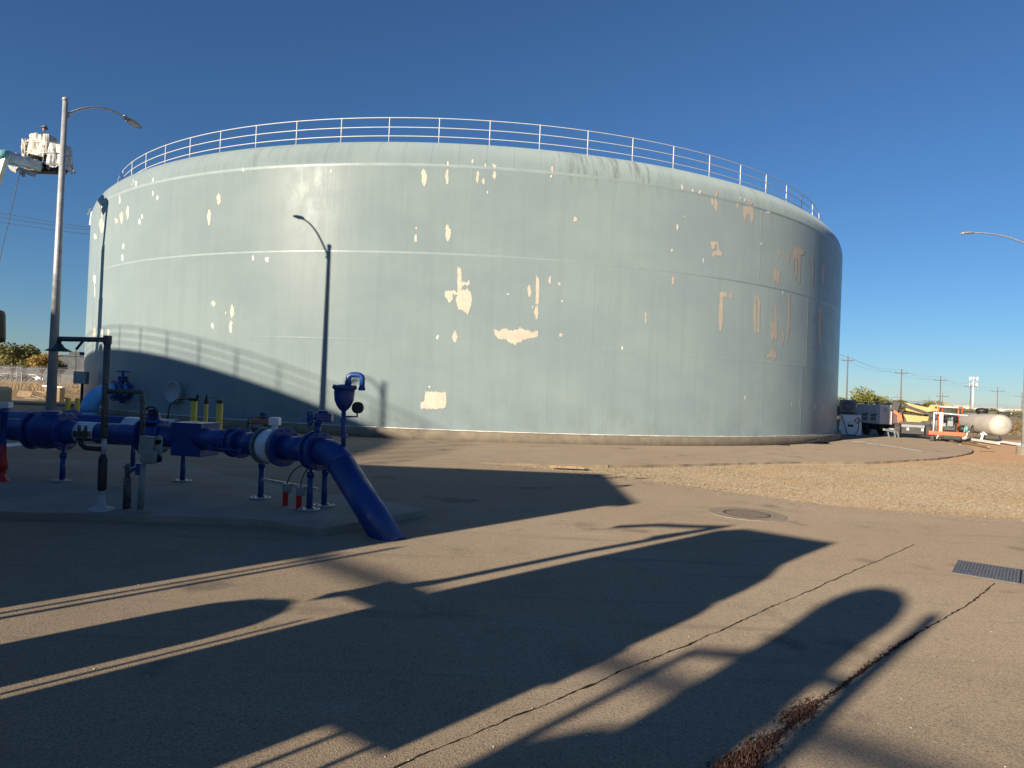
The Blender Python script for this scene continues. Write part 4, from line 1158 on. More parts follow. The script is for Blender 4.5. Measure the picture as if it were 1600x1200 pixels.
skin_body('body', V, Ed, Rd, M['cloth'], pr)
mb = MB(); mb.ico(hd + Vector((0, 0, -.01)), .1, 2, (.82, .98, 1.18)); mb.ico(hd + Vector((.03, -.09, -.02)), .025, 1, (.7, 1.1, 1.0)); mb.ico(hd + Vector((0, -.02, -.1)), .06, 1, (1, 1.1, .6))
for sx in (-.085, .085): mb.ico(hd + Vector((sx, 0, -.01)), .025, 1, (.5, .8, 1.3))
mb.build('head', M['skin'], pr)
mb = MB(); mb.lathe([(.155, .035), (.16, .045), (.128, .055), (.125, .10), (.10, .15), (.05, .18), (.001, .185)], hd, (.05, .08, 1), 22); mb.box(hd + Vector((.02, -.15, .045)), (.16, .10, .014), bev=.005)
mb.build('hard_hat', M['helmet'], pr)
mb = MB()
for (hx, hy, hz_) in ((-.14, -.26, 1.06), (.10, -.28, 1.08)):
    c = q(hx, hy - .02, hz_); mb.ico(c, .045, 1, (.9, 1.1, .6))
    for k in range(4): mb.tube([c + Vector((-.03 + .02 * k, -.03, 0)), c + Vector((-.03 + .02 * k, -.075, -.01)), c + Vector((-.03 + .02 * k, -.085, -.04))], .009, 6)
    mb.tube([c + Vector((.035, 0, 0)), c + Vector((.05, -.04, -.015))], .011, 6)
mb.build('hands', M['skin'], pr)

# ------------------------------------------------------------------ guessed shadow casters added out of view, left of / behind it
# guessed pump house, added out of view to cast the box shadow
ph = 4.2; k_ = 1 / math.tan(SUN_EL)
def base_of(gx, gy, h): return Vector((gx, gy, 0)) - UD * (h * k_)
NE = base_of(2.37, 17.15, ph); SE = base_of(2.5, 12.71, ph)
pw, pd = 9.0, NE.y - SE.y
pc = Vector(((NE.x + SE.x) / 2 - pw / 2, (NE.y + SE.y) / 2, 0))
pb = thing('added_pump_house', pc, 'low flat roofed pump house, guessed and added out of view to cast the box shadow', 'building')
MB().box(pc + Vector((0, 0, ph / 2 - .1)), (pw - .3, pd - .3, ph - .2)).build('wall', M['concrete'], pb)
MB().box(pc + Vector((0, 0, ph - .09)), (pw, pd, .18), bev=.02).build('roof', M['concrete'], pb)
o = MB().box(pc + Vector((pw / 2 - .13, .8, 1.05)), (.06, 1.0, 2.1)).build('door', M['grey_box'], pb)
MB().box(pc + Vector((pw / 2 - .08, 1.15, 1.05)), (.04, .04, .14)).build('handle', M['galv'], o)
o = MB().box(pc + Vector((pw / 2 - .14, -1.0, 2.4)), (.05, 1.2, .8)).build('louvre', M['galv'], pb)
MB().tube([pc + Vector((pw / 2 - .4, pd / 2 - 1.2, ph - .02)), pc + Vector((pw / 2 - .4, pd / 2 - 1.2, ph + .35)), pc + Vector((pw / 2 - .1, pd / 2 - 1.2, ph + .45))], .05, 8).build('roof_vent', M['galv'], pb)
dp = thing('added_posts', us(-6.72, -3.1), 'thin steel posts added out of view to cast the fine shadow lines', 'pipe')  # unseen posts added for the thin shadow lines
v0 = us(-6.72, -3.1); MB().tube([v0 - Vector((0, 0, .05)), v0 + Vector((0, 0, 2.5))], .035, 8).build('pipe', M['galv'], dp)
v1 = us(-6.86, -3.2); MB().tube([v1 - Vector((0, 0, .05)), v1 + Vector((0, 0, 2.3))], .025, 8).build('conduit', M['galv'], dp)

# guessed box truck added out of view, profile cut to the shadow outline
T0 = -2.0
def uz(u, s, z): return us(u, s, z)
hbox = (10.37 - T0) / k_
tr = thing('added_truck', us(-4.0, -4.5), 'tall white box truck, guessed and added out of view to cast the large foreground shadow', 'truck')
def ubox(mb, u0, u1, s0, s1, z0, z1, bev=0.):
    c = us((u0 + u1) / 2, (s0 + s1) / 2, (z0 + z1) / 2)
    R = Matrix((UE, UD, Vector((0, 0, 1)))).transposed()
    return mb.box(c, (u1 - u0, s1 - s0, z1 - z0), R, bev)
mb = MB()
prof = [(-5.06, .75), (-5.06, 1.53), (-5.02, 1.96), (-4.90, 2.53), (-4.71, 3.26), (-4.66, 3.50), (-4.43, hbox), (-3.45, hbox + .02), (-3.45, .75)]
n = len(prof)
vv = [us(u, T0, z) for u, z in prof] + [us(u, T0 - 4.2, z) for u, z in prof]
mb.add(vv, [tuple(range(n)), tuple(reversed(range(n, 2 * n)))] + [(i, i + n, (i + 1) % n + n, (i + 1) % n) for i in range(n)])
mb.build('box_body', M['encl_white'], tr)
mb = MB(); lp = [(-3.45, 1.34), (-3.45, hbox + .02), (-3.14, hbox + .03), (-3.16, 3.33), (-3.15, 3.08), (-3.02, 2.87), (-2.985, 2.66), (-2.985, 2.56), (-3.1, 2.525), (-3.22, 2.52), (-3.16, 2.46), (-2.98, 2.455), (-2.93, 2.32), (-2.93, 2.20), (-2.96, 1.36)]
NL = len(lp)
mb.add([us(u, T0, z) for u, z in lp] + [us(u, T0 - .3, z) for u, z in lp], [tuple(range(NL)), tuple(reversed(range(NL, 2 * NL)))] + [(i, i + NL, (i + 1) % NL + NL, (i + 1) % NL) for i in range(NL)])
mb.build('shadow_outline_panel', M['encl_white'], tr)  # added panel, outline shaped to the right edge of the shadow
mb = MB(); ubox(mb, -4.9, -3.52, T0 - 7.0, T0 - 4.35, .5, 2.0, .1); ubox(mb, -4.8, -3.55, T0 - 5.9, T0 - 4.35, 2.0, 2.7, .12); mb.build('cab', M['encl_white'], tr)
mb = MB(); ubox(mb, -4.7, -3.65, T0 - 5.98, T0 - 5.8, 2.05, 2.55, .02); mb.build('windscreen', M['glass'], tr)
mb = MB(); ubox(mb, -4.6, -3.5, T0 - 7.0, T0, .45, .74); mb.build('chassis', M['black_plastic'], tr)
for s_ in (T0 - 6.2, T0 - 1.2):
    for u in (-4.85, -3.68):
        c = us(u, s_, .46); MB().lathe([(.2, -.14), (.42, -.14), (.46, -.08), (.46, .08), (.42, .14), (.2, .14)], c, UE, 22).build('wheel', M['tyre'], tr)
for u in (-3.32, -3.08):
    mb = MB(); ubox(mb, u - .02, u + .02, T0 - .2, T0 - .16, 0, 1.36); mb.build('shadow_rod', M['galv'], tr)  # thin rods added to draw shadow lines in the low gap
z_n = (6.4 - T0) / k_
mb = MB(); ubox(mb, -2.955, -2.90, T0 - .2, T0, z_n - .75, z_n - .5); mb.build('side_light', M['orange'], tr)
# bent arm added to the truck, traced from the pole shadow
mb = MB(); cs = T0 + .15
pp_ = [(-5.60, 1.60), (-5.27, 1.95), (-5.10, 2.65), (-4.75, 3.55)]
mb.tube([us(u, cs, z) for u, z in pp_], .065, 10)
mb.tube([us(-4.72, cs, 3.55), us(-5.10, cs, 3.42), us(-5.46, cs, 3.33), us(-5.80, cs, 3.12)], .06, 10)
mb.tube([us(-5.05, cs, 3.05), us(-4.70, cs, 3.62)], .04, 8)
ubox(mb, -5.6, -5.03, cs - .1, cs + .1, 1.66, 1.84, .03)
mb.build('added_arm', M['galv'], tr)
for u, zt in ((-5.135, 1.52),):
    mb = MB(); ubox(mb, u - .018, u + .018, T0 - .05, T0 - .01, 0, zt); mb.build('shadow_rod', M['galv'], tr)  # rod added for the thin shadow line along the lit strip
# guessed round topped drum, added out of view for the rounded shadow
pt_c = us(-5.66, T0 + .1)
pt = thing('added_drum', pt_c, 'upright round topped drum, guessed and added out of view to cast the rounded shadow', 'drum')
hd_ = (3.05 - T0 - .1) / k_
MB().lathe([(.40, 0), (.42, .05), (.42, hd_ - .22), (.38, hd_ - .1), (.28, hd_ - .02), (.12, hd_), (.001, hd_)], pt_c, seg=28).build('body', M['black_plastic'], pt)
MB().lathe([(.12, hd_), (.12, hd_ + .05), (.001, hd_ + .06)], pt_c, seg=18).build('lid', M['black_plastic'], pt)
# guessed domed vessel and side pipes, added unseen for the blob shadow
sg_s = -6.0
def hz_of(s): return (s - sg_s) / k_
sg = thing('added_vessel', us(-1.92, sg_s), 'tall narrow blue domed vessel with side pipes, added behind the view to cast the blob shadow', 'added vessel')
ht = hz_of(8.35)
c = us(-1.94, sg_s)
MB().lathe([(.31, hz_of(3.2)), (.305, hz_of(6.2)), (.345, hz_of(7.0)), (.345, ht - .42), (.33, ht - .26), (.27, ht - .12), (.16, ht - .03), (.001, ht)], c, seg=28).build('vessel', M['blue'], sg)
MB().lathe([(.30, 0), (.34, .02), (.42, hz_of(3.0)), (.30, hz_of(3.3))], us(-2.1, sg_s), seg=24).build('skirt', M['blue'], sg)
MB().tube([us(-1.44, sg_s, 0), us(-1.43, sg_s, hz_of(5.5)), us(-1.39, sg_s, hz_of(7.2)), us(-1.39, sg_s, hz_of(7.7))], .062, 10).tube([us(-1.47, sg_s, hz_of(5.25)), us(-1.9, sg_s, hz_of(5.3))], .05, 8).build('side_pipe', M['blue'], sg)
MB().tube([us(-2.62, sg_s, 0), us(-2.54, sg_s, hz_of(5.0)), us(-2.2, sg_s, hz_of(5.25))], .05, 10).build('drain_pipe', M['blue'], sg)
# overhead bar added behind the view to cast the straight cross shadow
oz = 5.2; os_ = 4.3 - oz * k_
oh = thing('added_bar', us(-8, os_), 'horizontal bar on two posts, added behind the view to cast the straight cross shadow', 'conduit')
MB().tube([us(-9.2, os_, oz), us(2.5, os_ + .05, oz)], .06, 10).build('conduit', M['galv'], oh)
for u in (-9.2, 2.5): MB().tube([us(u, os_, -.05), us(u, os_, oz + .1)], .06, 10).build('post', M['galv'], oh)

# ------------------------------------------------------------------ ground covers
mc = ground(1167, 803)
mh = thing('manhole', mc, 'round iron manhole cover in a pale concrete collar', 'manhole')
MB().lathe([(.40, .004), (.41, .006), (.655, .006), (.665, -.02)], mc, seg=56, smooth=False).build('collar', M['collar'], mh)
mb = MB(); mb.lathe([(.001, .004), (.375, .004), (.385, -.004)], mc, seg=48, smooth=False)
for i in range(-6, 7):
    for j in range(-6, 7):
        if hypot(i, j) * .055 < .34: mb.box(mc + Vector((i * .055, j * .055, .007)), (.03, .03, .008))
mb.build('cover', M['cast'], mh)
MB().lathe([(.385, -.01), (.385, .0045), (.402, .0045), (.402, -.01)], mc, seg=48, smooth=False).build('frame', M['crack'], mh)

gA = ground(1489, 896); gd = Vector((.79, -.61, 0)).normalized(); gn = Vector((-gd.y, gd.x, 0))
gt = thing('trench_grate', gA + Vector((0, 0, .0)), 'steel grating set flush in the asphalt at the right edge', 'grate')
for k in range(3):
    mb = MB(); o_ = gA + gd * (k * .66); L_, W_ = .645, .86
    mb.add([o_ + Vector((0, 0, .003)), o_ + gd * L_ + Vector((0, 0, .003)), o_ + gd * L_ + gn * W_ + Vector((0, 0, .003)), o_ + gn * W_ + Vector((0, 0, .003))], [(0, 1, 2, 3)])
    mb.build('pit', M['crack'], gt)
    mb = MB()
    for i in range(20): mb.bar(o_ + gd * (L_ * i / 19) + Vector((0, 0, .011)), o_ + gd * (L_ * i / 19) + gn * W_ + Vector((0, 0, .011)), .026, .008)
    for i in range(18): mb.bar(o_ + gn * (W_ * i / 17) + Vector((0, 0, .009)), o_ + gn * (W_ * i / 17) + gd * L_ + Vector((0, 0, .009)), .03, .008)
    mb.build('grate_panel', M['plate'], gt)

# plank and tools on the paving
pl = ground(884, 730.5); pe = Vector((.98, -.05, 0)).normalized()
tag(MB().bar(pl - pe * .42 + Vector((0, 0, .02)), pl + pe * .48 + Vector((0, 0, .02)), .16, .07).build('plank', M['wood'], None, pl), 'weathered timber offcut at the end of the gravel', 'plank')
hp = ground(1190, 694)
t = thing('paint_sprayer', hp, 'small black spray tool lying on the paving by the tank foot', 'spray tool')
MB().tube([hp + Vector((-.75, 0, .10)), hp + Vector((-.1, -.1, .12))], .03, 8).build('lance', M['black_plastic'], t)
MB().box(hp + Vector((.1, -.1, .12)), (.34, .22, .2), bev=.05).box(hp + Vector((.15, -.1, .26)), (.08, .1, .12)).build('pump', M['black_plastic'], t)
MB().tube([hp + Vector((.2, -.1, .03)), hp + Vector((.6, -.35, .02)), hp + Vector((1.2, -.3, .02))], .02, 8).build('hose', M['black'], t)
hp = ground(1262, 692.5)
t = thing('hose_bundle', hp, 'coiled heap of black hose on the paving, right of the spray tool', 'hose')
mb = MB()
for k in range(7):
    rx, ry = .75 + .12 * random.random(), .45 + .1 * random.random(); ox, oy = random.uniform(-.15, .15), random.uniform(-.1, .1)
    mb.tube([hp + Vector((ox + rx * cos(a) * (1 + .15 * sin(3 * a + k)), oy + ry * sin(a), .03 + .032 * k * (.6 + .4 * sin(2 * a + k)))) for a in [2 * pi * q / 28 for q in range(28)]], .028, 6, closed=True)
mb.build('coil', M['black'], t)
MB().box(hp + Vector((.55, -.1, .14)), (.35, .25, .26), bev=.05).build('reel', M['black_plastic'], t)

# ------------------------------------------------------------------ equipment on the right
def frame(px, py, yaw=0.):
    """matrix with x = right across the view, y = away, at ground pixel"""
    g = ground(px, py); az = atan2(g.x, g.y)
    return Matrix.Translation(g) @ Matrix.Rotation(-az + yaw, 4, 'Z'), g
def wheelM(mb, c, ax, r, w, seg=20):
    mb.lathe([(r * .45, -w / 2), (r * .9, -w / 2), (r, -w * .35), (r, w * .35), (r * .9, w / 2), (r * .45, w / 2)], c, ax, seg); mb.lathe([(.001, -w * .3), (r * .46, -w * .3), (r * .46, w * .3), (.001, w * .3)], c, ax, seg, smooth=False)
# tool chest with hazard diamond, dehumidifier on top
Mx, g0 = frame(1328, 680)
t = thing('tool_chest', g0, 'white steel job chest with red hazard diamond at the tank corner', 'tool chest')
MB(Mx).box((0, .4, .42), (1.30, .75, .80), bev=.02).build('lower_chest', M['encl_white'], t)
MB(Mx).box((0, .4, 1.08), (1.22, .7, .50), bev=.03).build('lid', M['encl_white'], t)
MB(Mx).box((.02, .015, .62), (.32, .02, .14)).build('latch_plate', M['black_plastic'], t)
mb = MB(Mx); mb.box((.42, .02, .98), (.30, .012, .30), Matrix.Rotation(pi / 4, 3, 'Y')); mb.build('hazard_diamond', M['red'], t)
mb = MB(Mx); mb.box((.42, .012, .98), (.21, .010, .21), Matrix.Rotation(pi / 4, 3, 'Y')); mb.build('diamond_centre', M['white'], t)
mb = MB(Mx); mb.tube([(-.5, -.02, 1.25), (-.3, -.03, .6), (-.15, -.05, .05)], .02, 6); mb.tube([(.5, -.02, 1.2), (.48, -.03, .4), (.3, -.05, .04), (-.1, -.06, .03)], .02, 6); mb.build('cable', M['black'], t)
t = thing('drying_fan', g0 + Vector((0, 0, 1.33)), 'dark grey box fan unit with round grille standing on the white chest', 'fan unit')
Mf = Mx @ Matrix.Translation((-.16, .4, 1.34))
MB(Mf).box((0, 0, .48), (.98, .7, .96), bev=.02).build('housing', M['grey_box'], t)
mb = MB(Mf)
for r_ in (.36, .28, .2, .12, .04): mb.tube([(r_ * cos(2 * pi * k / 24), -.37, .56 + r_ * sin(2 * pi * k / 24)) for k in range(24)], .014, 5, closed=True)
for k in range(6): mb.bar((0, -.37, .56), (.36 * cos(pi * k / 3), -.37, .56 + .36 * sin(pi * k / 3)), .02)
mb.build('fan_guard', M['galv'], t)
MB(Mf).cyl((0, -.35, .56), (0, -.359, .56), .37, 28).build('fan_mouth', M['grille'], t)
MB(Mf).box((0, -.36, .1), (.8, .02, .10)).build('control_strip', M['black_plastic'], t)

# white diesel generator on trailer
Mx, g0 = frame(1374, 681, 0)
Lv = Vector((-.60, .80, 0)); Ev = Vector((.80, .60, 0))
Mg = Mx @ Matrix(((Ev.x, Lv.x, 0, 0), (Ev.y, Lv.y, 0, 0), (0, 0, 1, 0), (0, 0, 0, 1)))
t = thing('diesel_generator', g0, 'white enclosed diesel generator on a dark trailer base, half in tank shade', 'generator')
MB(Mg).box((.53, 1.2, 1.42), (1.06, 2.4, 1.28), bev=.04).build('enclosure', M['encl_white'], t)
MB(Mg).box((.53, 1.2, .58), (1.02, 2.36, .36)).build('trailer_base', M['black_plastic'], t)
for y in (.62, 1.5):
    o = MB(Mg).box((-.006, y, 1.38), (.02, .74, 1.0)).build('side_door', M['encl_white'], t)
    for z in (1.28, 1.02):
        mb = MB(Mg)
        for k in range(4): mb.box((-.022, y, z + .05 * k), (.02, .5, .028))
        mb.build('louvre', M['grille'], o)
    MB(Mg).box((-.02, y - .3, 1.45), (.02, .06, .12)).build('handle', M['black_plastic'], o)
for k in range(3): MB(Mg).box((.35, -.004, 1.86 - .09 * k), (.4 - .08 * k, .012, .035)).build('lettering_bar', M['grey_box'], t)
MB(Mg).cyl((.3, 1.9, 2.06), (.3, 1.9, 2.22), .05, 10).build('exhaust_stub', M['grille'], t)
for x in (-.02, 1.08):
    mb = MB(Mg); wheelM(mb, (x, 1.3, .34), (1, 0, 0), .34, .2); mb.build('wheel', M['tyre'], t)
mb = MB(Mg); mb.bar((.53, 0, .5), (.85, -1.0, .48), .1); mb.build('drawbar', M['galv'], t)
mb = MB(Mg); mb.tube([(.82, -.95, .5), (.82, -.95, .04)], .04, 8); mb.box((.82, -.95, .03), (.2, .2, .04)); mb.build('jack_stand', M['galv'], t)

mb = MB(); a_, b_ = at(1381, 671, 43.6), at(1406, 676, 43.9); mb.bar(a_, b_, .16, .14); mb.build('tow_tongue', M['grey_box'], t)
mb = MB()
for px_ in (1387, 1397, 1402): p_ = at(px_, 674, 43.7); mb.bar(p_, Vector((p_.x + .1, p_.y, .0)), .06)
mb.build('tongue_jack', M['grey_box'], t)
# orange boom lift with yellow booms
Mx, g0 = frame(1426, 685)
t = thing('boom_lift', g0, 'orange and yellow boom lift folded down, parked beside the white generator', 'boom lift')
MB(Mx).box((0, .25, .48), (1.3, .5, .46), bev=.05).build('axle_box', M['black_plastic'], t)
for x in (-.28, .52): MB(Mx).box((x, -.006, .58), (.12, .02, .16)).build('decal', M['white'], t)
for x, y in ((-.86, .25), (.86, .25), (-.86, 2.2), (.86, 2.2)):
    mb = MB(Mx); wheelM(mb, (x, y, .47), (1, 0, 0), .47, .34, 24); mb.build('wheel', M['tyre'], t)
MB(Mx).box((0, 1.2, .72), (1.3, 2.3, .3), bev=.04).build('chassis', M['grey_box'], t)
Mu = Mx @ Matrix.Translation((-.45, 0, 0))
MB(Mu).box((-.44, 1.7, 1.22), (.66, 1.8, .90), bev=.1).build('counterweight_body', mk('shaded_red_machine_paint', (.035, .008, .012), .4), t)  # red darkened to carry the shade of the generator
mb = MB(Mu); mb.add([(-.62, .3, 1.75), (-.2, .3, 1.45), (-.12, .3, .95), (-.42, .3, .9), (-.45, .3, 1.4), (-.70, .3, 1.6)] + [(x, 1.1, z) for x, z in ((-.62, 1.75), (-.2, 1.45), (-.12, .95), (-.42, .9), (-.45, 1.4), (-.70, 1.6))],
   [(0, 1, 2, 3, 4, 5), (11, 10, 9, 8, 7, 6)] + [(i, i + 6, (i + 1) % 6 + 6, (i + 1) % 6) for i in range(6)]); mb.build('side_cowl', M['orange'], t)
mb = MB(Mu); mb.add([(-.12, .5, 1.5), (1.3, .5, 1.42), (1.25, .5, 1.15), (.9, .5, 1.12), (.75, .5, .95), (.1, .5, .98), (.05, .5, 1.2)] + [(x, 1.1, z) for x, z in ((-.12, 1.5), (1.3, 1.42), (1.25, 1.15), (.9, 1.12), (.75, .95), (.1, .98), (.05, 1.2))],
   [tuple(range(7)), tuple(reversed(range(7, 14)))] + [(i, i + 7, (i + 1) % 7 + 7, (i + 1) % 7) for i in range(7)]); mb.build('lower_boom', M['tanyellow'], t)
mb = MB(Mu); mb.bar((.0, .9, 1.85), (1.2, .9, 1.62), .35, .16); mb.build('mid_boom', M['tanyellow'], t)
mb = MB(Mu); mb.add([(-.1, 1.2, 2.28), (1.25, 1.2, 2.0), (1.4, 1.2, 2.18), (1.85, 1.2, 2.2), (1.85, 1.2, 1.85), (1.2, 1.2, 1.72), (.3, 1.2, 2.0)] + [(x, 1.55, z) for x, z in ((-.1, 2.28), (1.25, 2.0), (1.4, 2.18), (1.85, 2.2), (1.85, 1.85), (1.2, 1.72), (.3, 2.0))],
   [tuple(range(7)), tuple(reversed(range(7, 14)))] + [(i, i + 7, (i + 1) % 7 + 7, (i + 1) % 7) for i in range(7)]); mb.build('upper_boom', M['tanyellow'], t)
MB(Mu).cyl((1.68, 1.19, 2.03), (1.68, 1.14, 2.03), .07, 14).build('pivot_pin', M['black_plastic'], t)
mb = MB(Mu); mb.bar((-.45, .7, 2.20), (1.6, .7, 1.5), .12, .18); mb.build('hydraulic_cylinder', M['black_plastic'], t)
mb = MB(Mu); mb.box((-.55, .8, 1.98), (.5, .5, .75), Matrix.Rotation(.25, 3, 'Y'), bev=.08); mb.build('boom_head', M['black_plastic'], t)
MB(Mu).box((1.55, .8, 1.45), (.55, .4, .35), Matrix.Rotation(.3, 3, 'Y'), bev=.06).build('boom_knuckle', M['black_plastic'], t)
mb = MB(Mu); mb.box((.4, .6, .95), (1.5, .8, .2), bev=.04); mb.box((1.2, .4, 1.0), (.4, .4, .3), bev=.05); mb.build('engine_tray', M['grille'], t)

# orange work skid with white posts and motor
Mx, g0 = frame(1484, 691); Mx = Mx @ Matrix.Diagonal((.86, 1, 1, 1))
t = thing('work_skid', g0, 'orange pump skid with white posts and orange hoop rails on the paving', 'pump skid')
MB(Mx).box((-.15, .6, .50), (2.2, 1.4, .22), bev=.02).build('deck', M['orange'], t)
MB(Mx).box((-.15, -.105, .50), (2.1, .012, .05)).build('deck_stripe', mk('dark_orange', (.40, .06, .02), .5), t)
mb = MB(Mx)
mb.box((.15, .4, .26), (1.1, .9, .26), bev=.08)
for k in range(7): mb.box((-.3 + .15 * k, -.07, .34), (.07, .06, .10))
mb.build('track', M['black'], t)
mb = MB(Mx); mb.box((-1.05, .3, .2), (.25, .5, .4), bev=.04); mb.build('side_shoe', M['black'], t)
for x, r in ((-.98, .05), (-.55, .13)):
    mb = MB(Mx); mb.tube([(x, .1, .6), (x + .02, .1, 1.75)], r, 10); mb.build('white_post', M['white'], t)
mb = MB(Mx); mb.tube([(-.55, .05, 1.0), (-.62, 0, .5), (-.78, -.1, .15)], [.09, .07, .05], 8); mb.build('hanging_sleeve', M['tarp_white'], t)
for x in (-.72, .45):
    mb = MB(Mx); mb.tube([(x, .7, .6), (x, .7, 2.0), (x + .02, .75, 2.1), (x + .2, .9, 2.1), (x + .22, .95, 2.0), (x + .22, .95, 1.6)], .045, 8); mb.build('hoop_rail', M['orange'], t)
mb = MB(Mx); mb.tube([(-.7, .72, 2.08), (.47, .72, 2.06)], .035, 8); mb.tube([(-.98, .1, 1.72), (1.0, .2, 1.62)], .035, 8); mb.build('cross_rail', M['white'], t)
mb = MB(Mx); mb.box((-.1, .5, .85), (.9, .6, .4), bev=.08); mb.cyl((-.4, .5, 1.35), (.4, .5, 1.35), .2, 16); mb.build('engine', M['grille'], t)
mb = MB(Mx); mb.box((.0, .1, 1.1), (.35, .2, .35), bev=.04); mb.box((-.35, .15, 1.0), (.2, .2, .2), bev=.03); mb.cyl((.1, .1, 1.25), (.1, .1, 1.5), .06, 10); mb.build('pump_head', M['ggrey'], t)
mb = MB(Mx); mb.ico((.75, .2, .82), .32, 2, (1.1, .8, .7)); mb.build('hose_pile', M['black'], t)
mb = MB(Mx); mb.ico((.92, -.02, .84), .17, 2, (.8, .5, 1.2)); mb.tube([(.85, -.1, .95), (.8, -.2, .6)], .05, 6); mb.build('rag', M['teal_wrap'], t)

# white tank on skid
gR = ground(1566, 693); gL = ground(1508, 683)
axd = (Vector((gR.x, gR.y, 0)) - Vector((gL.x, gL.y, 0)))
Rr = .66; zc = 1.10
e1 = at(1563, 664, gR.y); e1 = Vector((e1.x, e1.y, zc)); e0 = at(1512, 660, gR.y + 4.6); e0 = Vector((e0.x, e0.y, zc)); av = (e1 - e0).normalized(); Lc = (e1 - e0).length
t = thing('pressure_tank', ((e0 + e1) / 2).xy.to_3d(), 'long cream gas tank with domed end on a white skid by the fence', 'gas tank')
prof = [(.001, -.42), (Rr * .5, -.36), (Rr * .8, -.24), (Rr * .95, -.1), (Rr, 0), (Rr, Lc), (Rr * .95, Lc + .12), (Rr * .8, Lc + .28), (Rr * .5, Lc + .41), (.001, Lc + .47)]
MB().lathe(prof, e0, av, 32).build('vessel', M['cylwhite'], t)
sx = av.cross(Vector((0, 0, 1))).normalized()           # towards the viewer's left/right
if sx.dot(Vector((0, -1, 0))) < 0: sx = -sx
for s_ in (.25, .75):
    c = e0 + av * (Lc * s_); mb = MB()
    for k in (-1, 1): mb.bar(Vector((c.x, c.y, .12)) + sx * .55 * k, Vector((c.x, c.y, .62)) + sx * .42 * k, .10)
    mb.bar(Vector((c.x, c.y, .5)) + sx * .6, Vector((c.x, c.y, .5)) - sx * .6, .10); mb.build('saddle', M['white'], t)
for k in (-1, 1):
    a = e0 + av * -.3; b = e0 + av * (Lc + 1.2); MB().bar(Vector((a.x, a.y, .07)) + sx * .55 * k, Vector((b.x, b.y, .07)) + sx * .55 * k, .14).build('skid_rail', M['white'], t)
c = e0 + av * (Lc * .45) + Vector((0, 0, Rr)); MB().lathe([(.28, -.05), (.30, .05), (.36, .14), (.34, .28), (.2, .34), (.001, .35)], c, seg=16).build('valve_dome', M['black_plastic'], t)
mb = MB(); pts = []
for i in range(9):
    a = i / 8 * 1.9; pts.append(e0 + av * (Lc * (.45 - .12 * i / 8)) + Vector((0, 0, cos(a) * (Rr + .02))) + sx * (sin(a) * (Rr + .02)))
mb.tube(pts, .025, 6); mb.build('hose', M['black'], t)
def onside(s, ang, off=.004): return e0 + av * (Lc * s) + (Vector((0, 0, cos(ang))) + sx * sin(ang)) * (Rr + off)
mb = MB(); mb.add([onside(.78, 1.45), onside(.83, 1.7), onside(.84, 1.2)], [(0, 1, 2)]); mb.build('flame_sign', M['black_plastic'], t)
for a in (1.0, 1.15):
    MB().add([onside(.08, a), onside(.22, a), onside(.22, a + .09), onside(.08, a + .09)], [(0, 1, 2, 3)]).build('red_lettering', mk('faded_red_print', (.5, .22, .2), .6), t)
MB().add([onside(.58, 1.25), onside(.73, 1.25), onside(.73, 1.33), onside(.58, 1.33)], [(0, 1, 2, 3)]).build('grey_lettering', M['grey_box'], t)
MB().tube([onside(.42, 1.1, .02), onside(.46, 1.1, .02), onside(.46, 1.5, .02), onside(.42, 1.5, .02)], .012, 5, closed=True).build('data_plate', M['galv'], t)
# painted 7 on the domed end
ex_ = sx if sx.x > 0 else -sx
ex_ = av.cross(Vector((0, 0, 1))).normalized(); ex_ = ex_ if ex_.x > 0 else -ex_
cE = e1 + av * .42
def dome(x, z):
    r = hypot(x, z); return e1 + av * (.455 - .62 * (r / Rr) ** 2.2 * .55) + ex_ * x + Vector((0, 0, z))
MB().tube([dome(.0, .2), dome(.1, .22), dome(.17, .2), dome(.17, .1), dome(.16, .02)], .014, 5).build('painted_mark', M['grey_box'], t)

# timber at the skid
tb = ground(1545, 703.5)
tag(MB().bar(tb + Vector((-.5, 0, .0)), tb + Vector((.35, .1, .0)), .1, .05).build('stake', M['wood'], None, tb), 'thin pale stake lying at the end of the round paving', 'stake')
for k, (p, q_, lb_) in enumerate((((1462, 684), (1500, 695), 'pale timber beam lying under the orange skid corner'), ((1500, 691), (1545, 699), 'long pale timber lying in front of the gas tank skid'))):
    a, b = ground(*p), ground(*q_); a.z = b.z = 0.02
    tag(MB().bar(a, b, .12, .1).build('timber', M['wood'], None, (a + b) / 2), lb_, 'timber')

# ------------------------------------------------------------------ fences
def fence(a, b, n, h, label, arms=True, out=None):
    a, b = Vector(a), Vector(b); t = thing('chain_link_fence', a, label, 'fence', 'chain link fences around the yard')
    d = (b - a).normalized(); nr = Vector((-d.y, d.x, 0))
    if out is not None and nr.dot(Vector(out)) < 0: nr = -nr
    src = None
    for k in range(n + 1):
        p = a + (b - a) * k / n
        if src is None:
            mb = MB().tube([p, p + Vector((0, 0, h))], .04, 8); mb.bar(p + Vector((0, 0, h - .03)), p + nr * .25 + Vector((0, 0, h + .32)), .045, .03); src = mb.build('fence_post', M['galv'], t)
        else: inst(src, 'fence_post', t, Matrix.Translation(p - a))
    MB().tube([a + Vector((0, 0, h)), b + Vector((0, 0, h))], .036, 6).build('top_rail', M['galv'], t)
    for k in range(3): MB().tube([a + nr * (.08 + .08 * k) + Vector((0, 0, h + .08 + .1 * k)), b + nr * (.08 + .08 * k) + Vector((0, 0, h + .08 + .1 * k))], .010, 4).build('barbed_wire', M['galv'], t)
    MB().add([a, b, b + Vector((0, 0, h)), a + Vector((0, 0, h))], [(0, 1, 2, 3)]).build('mesh_panel', M['fabric'], t)
    return t
